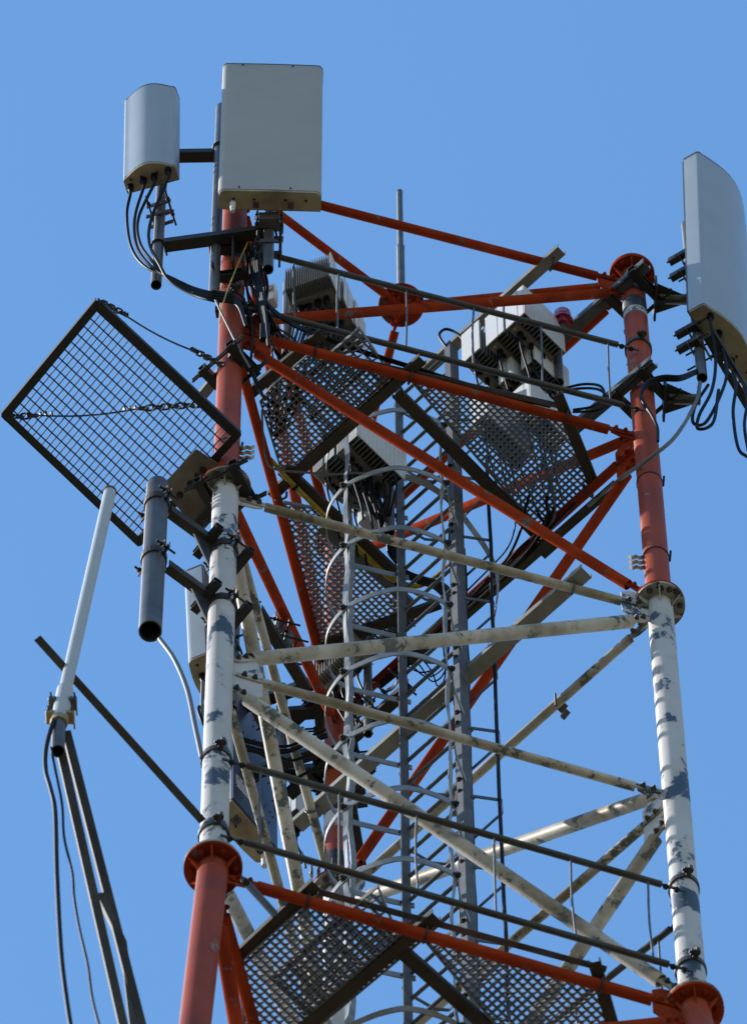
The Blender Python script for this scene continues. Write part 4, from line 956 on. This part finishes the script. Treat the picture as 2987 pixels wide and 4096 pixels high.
for k in range(6):
    dz = -0.012-0.004*(k % 3); o2 = k*4-10
    cable('cable', [PZ(1085+o2*0.2, 1840+o2, z1+dz), PZ(1160, 1925+o2, z1+dz), PZ(1300, 2065+o2, z1+dz), PZ(1440, 2200+o2, z1+dz), PZ(1560, 2310+o2, z1+dz), PZ(1660, 2345+o2*0.7, z1+dz-0.02), PZ(1730, 2315+o2*0.5, z1+dz-0.02), PZ(1820, 2235+o2*0.4, z1+dz)], 0.0048, 'yellow', yc_, 6, 6)
for (x, y) in ((1180, 1950), (1590, 2325), (1750, 2300)): g = G(); p = PZ(x, y, z1-0.02); g_tube(g, p-tPB*0.005, p+tPB*0.005, 0.022, 10); g.obj('cable_tie', 'black', yc_)
bl = thing('coax_cable', 'black coax bundle dropping through the right-hand grating to the edge bar', 'cable', PZ(2100, 2150, z1), 'loose cable runs')
for k, pts in enumerate((((2170, 1760), (2190, 1900), (2215, 2010), (2190, 2090), (2120, 2200), (2020, 2300), (1900, 2400)), ((2060, 1810), (2100, 1930), (2150, 2050), (2170, 2110), (2090, 2230), (1980, 2330), (1880, 2430)),
                         ((2010, 1830), (2040, 1930), (2060, 2060), (2056, 2120), (2030, 2190), (1970, 2260), (1860, 2370)), ((2130, 1800), (2170, 1960), (2195, 2060), (2150, 2130), (2080, 2190), (1990, 2290), (1850, 2410)),
                         ((2230, 1760), (2215, 1880), (2185, 2000), (2180, 2080), (2075, 2215), (1960, 2320), (1840, 2440)), ((2200, 1740), (2160, 1890), (2110, 2000), (2085, 2110), (2030, 2230), (1930, 2340), (1830, 2450)))):
    zz = [zW-0.05, zW-0.2, z1+0.02, z1-0.06, z1-0.09, z1-0.07, z1-0.07]
    cable('cable', [PZ(x, y, q-0.008*k) for (x, y), q in zip(pts, zz)], 0.007 if k != 2 else 0.0045, 'black', bl)
wc = thing('grey_conduit', 'light grey armoured cable hanging below the right-hand grating', 'cable', PZ(2210, 2000, z1), 'loose cable runs')
cable('cable', [PZ(2200, 1905, z1+0.02), PZ(2212, 1970, z1-0.02), PZ(2218, 2040, z1-0.03), PZ(2210, 2080, z1-0.05), PZ(2192, 2112, z1-0.06)], 0.007, 'cable_g', wc)
tp = thing('coax_cable', 'black cables lying along the toe angle above the upper red horizontal', 'cable', PZ(1600, 1470, z1+0.05), 'loose cable runs')
for k in range(3):
    o2 = 5*k
    cable('cable', [PY(1000, 1040+o2, -1.0), PY(1010, 1110+o2, -1.02), PY(1060, 1200+o2, -1.02), PY(1150, 1280+o2, -1.0), PZ(1290, 1345+o2, z1+0.16), PZ(1460, 1405+o2, z1+0.08), PZ(1640, 1462+o2, z1+0.07), PZ(1820, 1520+o2, z1+0.065), PZ(2000, 1570+o2, z1+0.06), PZ(2200, 1625+o2*0.3, z1+0.06)], 0.0075, 'black', tp)
ll = thing('coax_cable', 'heavy black cables hanging down the inner side of the red left leg', 'cable', PY(1000, 1250, -1.0), 'loose cable runs')
for k in range(6):
    y0 = -1.0-0.008*k; x0 = 985+9*k
    cable('cable', [PY(1030+6*k, 930, y0), PY(1012+5*k, 1000, y0), PY(1000+7*k, 1080, y0), PY(1022+6*k, 1180, y0), PY(1045+4*k, 1270, y0), PY(1060+3*k, 1365+4*k, y0)], 0.0075, 'black', ll)
box('cable_clip_block', PY(1060, 1330, -1.02), X, Y, Z, (0.05, 0.03, 0.22), 'black', ll, 0.005)
for k in range(3):
    y0 = -0.95+0.02*k
    cable('cable', [PY(870, 1165+8*k, P2.y), PY(930, 1180+8*k, -1.05), PY(985, 1230+10*k, y0), PY(1010, 1330+10*k, y0), PY(1005, 1450+10*k, y0), PY(1030, 1530+10*k, y0), PY(1060, 1600, y0+0.1)], 0.0065, 'black', ll)
yl = thing('earth_cable', 'thin yellow earth wire slanting down across the left leg', 'cable', PY(900, 1150, -1.1), None)
cable('cable', [PY(998, 955, -1.06), PY(955, 1050, -1.07), PY(915, 1150, -1.08), PY(893, 1215, -1.09), PY(880, 1290, -1.07)], 0.0038, 'yellow', yl)
gw = thing('stay_wire', 'thin grey bar slanting across the red left leg below the pipes', 'cable', PY(930, 1300, -1.1), None)
cable('cable', [PY(862, 1200, -1.1), PY(905, 1290, -1.09), PY(960, 1400, -1.05), PY(1000, 1470, -1.0)], 0.0055, 'cable_g', gw)
sw = thing('grey_conduit', 'light grey conduit bending round the grating corner towards the ladder cage', 'cable', PZ(1070, 1800, z1), 'loose cable runs')
cable('cable', [PZ(1048, 1640, z1-0.03), PZ(1052, 1740, z1-0.04), PZ(1064, 1830, z1-0.05), PZ(1095, 1875, z1-0.06), PZ(1200, 1888, z1-0.06), PZ(1330, 1897, z1-0.06), PZ(1420, 1892, z1-0.06), PZ(1530, 1900, z1-0.05)], 0.006, 'cable_g', sw)
lr_ = thing('coax_cable', 'two black cable loops hanging in front of the right leg rail', 'cable', PY(2300, 1560, -0.35), 'loose cable runs')
for k in range(2):
    o2 = k*16
    cable('cable', [PY(2230, 1560+o2*0.4, -0.35), PY(2330, 1537+o2, -0.36), PY(2400, 1545+o2, -0.38), PY(2412+o2, 1585+o2, -0.38), PY(2370+o2, 1625+o2, -0.37), PY(2290, 1640+o2*0.5, -0.35)], 0.0075, 'black', lr_)
lt = thing('coax_cable', 'short black cable loop over the top end of the right ladder stile', 'cable', sR+Z*ztopR, 'loose cable runs')
p_ = sR+Z*ztopR
cable('cable', [p_+V((0.02, 0, -0.12)), p_+V((-0.03, -0.02, -0.04)), p_+V((-0.06, -0.03, 0.10)), p_+V((-0.02, -0.04, 0.16)), p_+V((0.05, -0.03, 0.08)), p_+V((0.09, 0, -0.05))], 0.008, 'black', lt)
sc_ = thing('pipe_clip', 'rusty pipe clip on the rear white horizontal brace at right', 'clip', PV(2215, 2830, legxy(1, 0), nRB), None)
c = PV(2222, 2838, legxy(1, 0), nRB); 
for k, (dx, dz) in enumerate(((-0.03, 0.05), (0.02, 0.06), (0.03, -0.03))): box('jaw', c+V((dx, 0, dz))-nRB*-0.02, (tRB+Z*0.3*k).normalized(), nRB, (tRB+Z*0.3*k).normalized().cross(nRB), (0.05, 0.03, 0.015), 'pipe', sc_, 0.002)
tube('screw', c+V((0.0, -0.03, -0.02)), c+V((0.0, -0.03, 0.13)), 0.006, 'bolt', sc_, 8)

# ------------------------------------------------------------------ more of the clutter behind the front face
cl = thing('coax_cable', 'black jumper cables gathered below the radio units in the ladder opening', 'cable', U2(1540, 2160, z1+0.1), 'loose cable runs')
for k in range(9):
    x0 = 1400+22*k; y0 = 1935-8*abs(k-4)
    pts = [U2(x0, y0, zY-0.05), U2(x0+8, y0+50, zY-0.16), U2(1500+7*k, 2070+3*k, zY-0.3), U2(1545+5*k, 2150+5*k, z1+0.08), U2(1560+8*k, 2225+10*k, z1-0.02), U2(1640+12*k, 2290+8*k, z1-0.1), U2(1765+4*k, 2330+9*k, z1-0.25), ctr+ld*(0.01*k)+tPB*0.17+Z*(z1-0.75)]
    cable('cable', pts, 0.0062, 'black', cl, 6, 6)
cl = thing('coax_cable', 'black cables tied along the right-hand horizontal below the upper platform', 'cable', PZ(1950, 2370, z1-0.06), 'loose cable runs')
for k in range(7):
    pts = [PZ(2300-30*k, 2010+30*k, z1-0.055-0.006*k), PZ(2150, 2165+3*k, z1-0.06-0.006*k), PZ(2000, 2300+5*k, z1-0.06-0.006*k), PZ(1850, 2435+5*k, z1-0.07-0.004*k), PZ(1700, 2570+6*k, z1-0.07), PZ(1520, 2730+4*k, z1-0.08)]
    cable('cable', pts, 0.0065, 'black', cl, 5, 6)
cl = thing('coax_cable', 'loose black loops of cable between the ladder and the rear leg', 'cable', PZ(1640, 2680, z1-0.3), 'loose cable runs')
for k in range(4):
    pts = [PZ(1560+20*k, 2560, z1-0.2), PZ(1600+40*k, 2640+12*k, z1-0.32), PZ(1690+20*k, 2690+18*k, z1-0.36), PZ(1780, 2640+20*k, z1-0.3), PZ(1800-10*k, 2560, z1-0.22)]
    cable('cable', pts, 0.0042, 'black', cl, 8, 6)
zq = NZ[2][1]+0.15
mb = thing('antenna_mount', 'dark clamp frame and arms on the red rear leg below the upper platform', 'mount', legxy(2, zq), 'antenna mounts clamped to the legs')
for dz in (0.0, -0.95):
    legclamp(mb, 2, zq+dz, tRB, 0.26, 'dark'); c = legxy(2, zq+dz)
    beam('arm', c-tRB*0.25-tPB*0.09, c+tRB*0.62-tPB*0.09, chan(0.06, 0.055, 0.006), 'dark', mb)
    beam('arm', c-tPB*0.06-tLB*0.1, c+nLB*0.55-tLB*0.1, chan(0.06, 0.055, 0.006), 'dark', mb)
    beam('arm', c+tPB*0.08, c+tPB*0.5-tRB*0.3, chan(0.06, 0.055, 0.006), 'dark', mb)
    for q in (0.35, 0.55):
        clamp(mb, c+tRB*q-tPB*0.13, c.z, tPB, 0.02, 0.13, 'dark')
for q, za, zb_ in ((0.35, -1.2, 0.35), (0.55, -0.2, 0.5)):
    c = legxy(2, zq)+tRB*q-tPB*0.13; tube('pipe', (c.x, c.y, zq+za), (c.x, c.y, zq+zb_), 0.022, 'pipe', mb, 20, 0.003)
radio('dark finned radio unit hanging under the rear corner of the upper platform', legxy(2, zq-0.35)+tRB*0.25-tPB*0.22, tRB, -tPB, 0.30, 0.13, 0.42, (), 4, False, 16, V((0.08, 0.05, 0)))
bx2 = thing('cable_clip', 'cluster of bright pipe clips on the white flange of the rear leg', 'clip', legxy(2, 0.03)+V((-0.1, -0.05, 0)), 'clips strapped to the legs')
for k in range(4):
    c = legxy(2, 0.05)+V((-0.12+0.035*k, -0.09, 0.02*k)); box('clip_jaw', c, X, Y, Z, (0.018, 0.03, 0.06), 'alu', bx2, 0.003); tube('screw', c+V((0, -0.02, -0.05)), c+V((0, -0.02, 0.07)), 0.005, 'dark', bx2, 8)

tg = thing('coax_cable', 'tangle of black cables between the left leg top and the finned radio units', 'cable', PY(1080, 1400, -0.9), 'loose cable runs')
rnd = random.Random(11)
for k in range(12):
    y0 = -0.98+0.05*rnd.random(); x0 = 985+rnd.uniform(0, 60)
    pts = [PY(x0+60, 880+rnd.uniform(0, 60), y0), PY(x0+20+rnd.uniform(-15, 15), 1010+rnd.uniform(-20, 20), y0), PY(x0+15+rnd.uniform(-20, 25), 1150, y0+0.02), PY(x0+50+rnd.uniform(-20, 40), 1290+rnd.uniform(-20, 20), y0+0.03),
           PZ(1110+rnd.uniform(-30, 90), 1400+rnd.uniform(-20, 40), z1+0.25), PZ(1060+rnd.uniform(0, 150), 1530+rnd.uniform(-30, 60), z1+0.08), PZ(1080+rnd.uniform(0, 90), 1700+rnd.uniform(-20, 60), z1+0.075)]
    cable('cable', pts, rnd.choice((0.0055, 0.0068, 0.008)), 'black', tg, 6, 6)
tg = thing('coax_cable', 'black cables fanning down from the finned radio units to the left-hand grating', 'cable', PZ(1220, 1450, z1+0.1), 'loose cable runs')
for k in range(8):
    x0 = 1180+18*k
    pts = [U2(x0, 1235+12*(k % 3), zX-0.05), U2(x0-4, 1300+10*(k % 2), zX-0.2), U2(x0-20-6*k, 1390, z1+0.7), U2(1150-4*k, 1470+8*k, z1+0.3), U2(1090+6*k, 1560+14*k, z1+0.1)]
    cable('cable', pts, 0.006, 'black', tg, 6, 6)
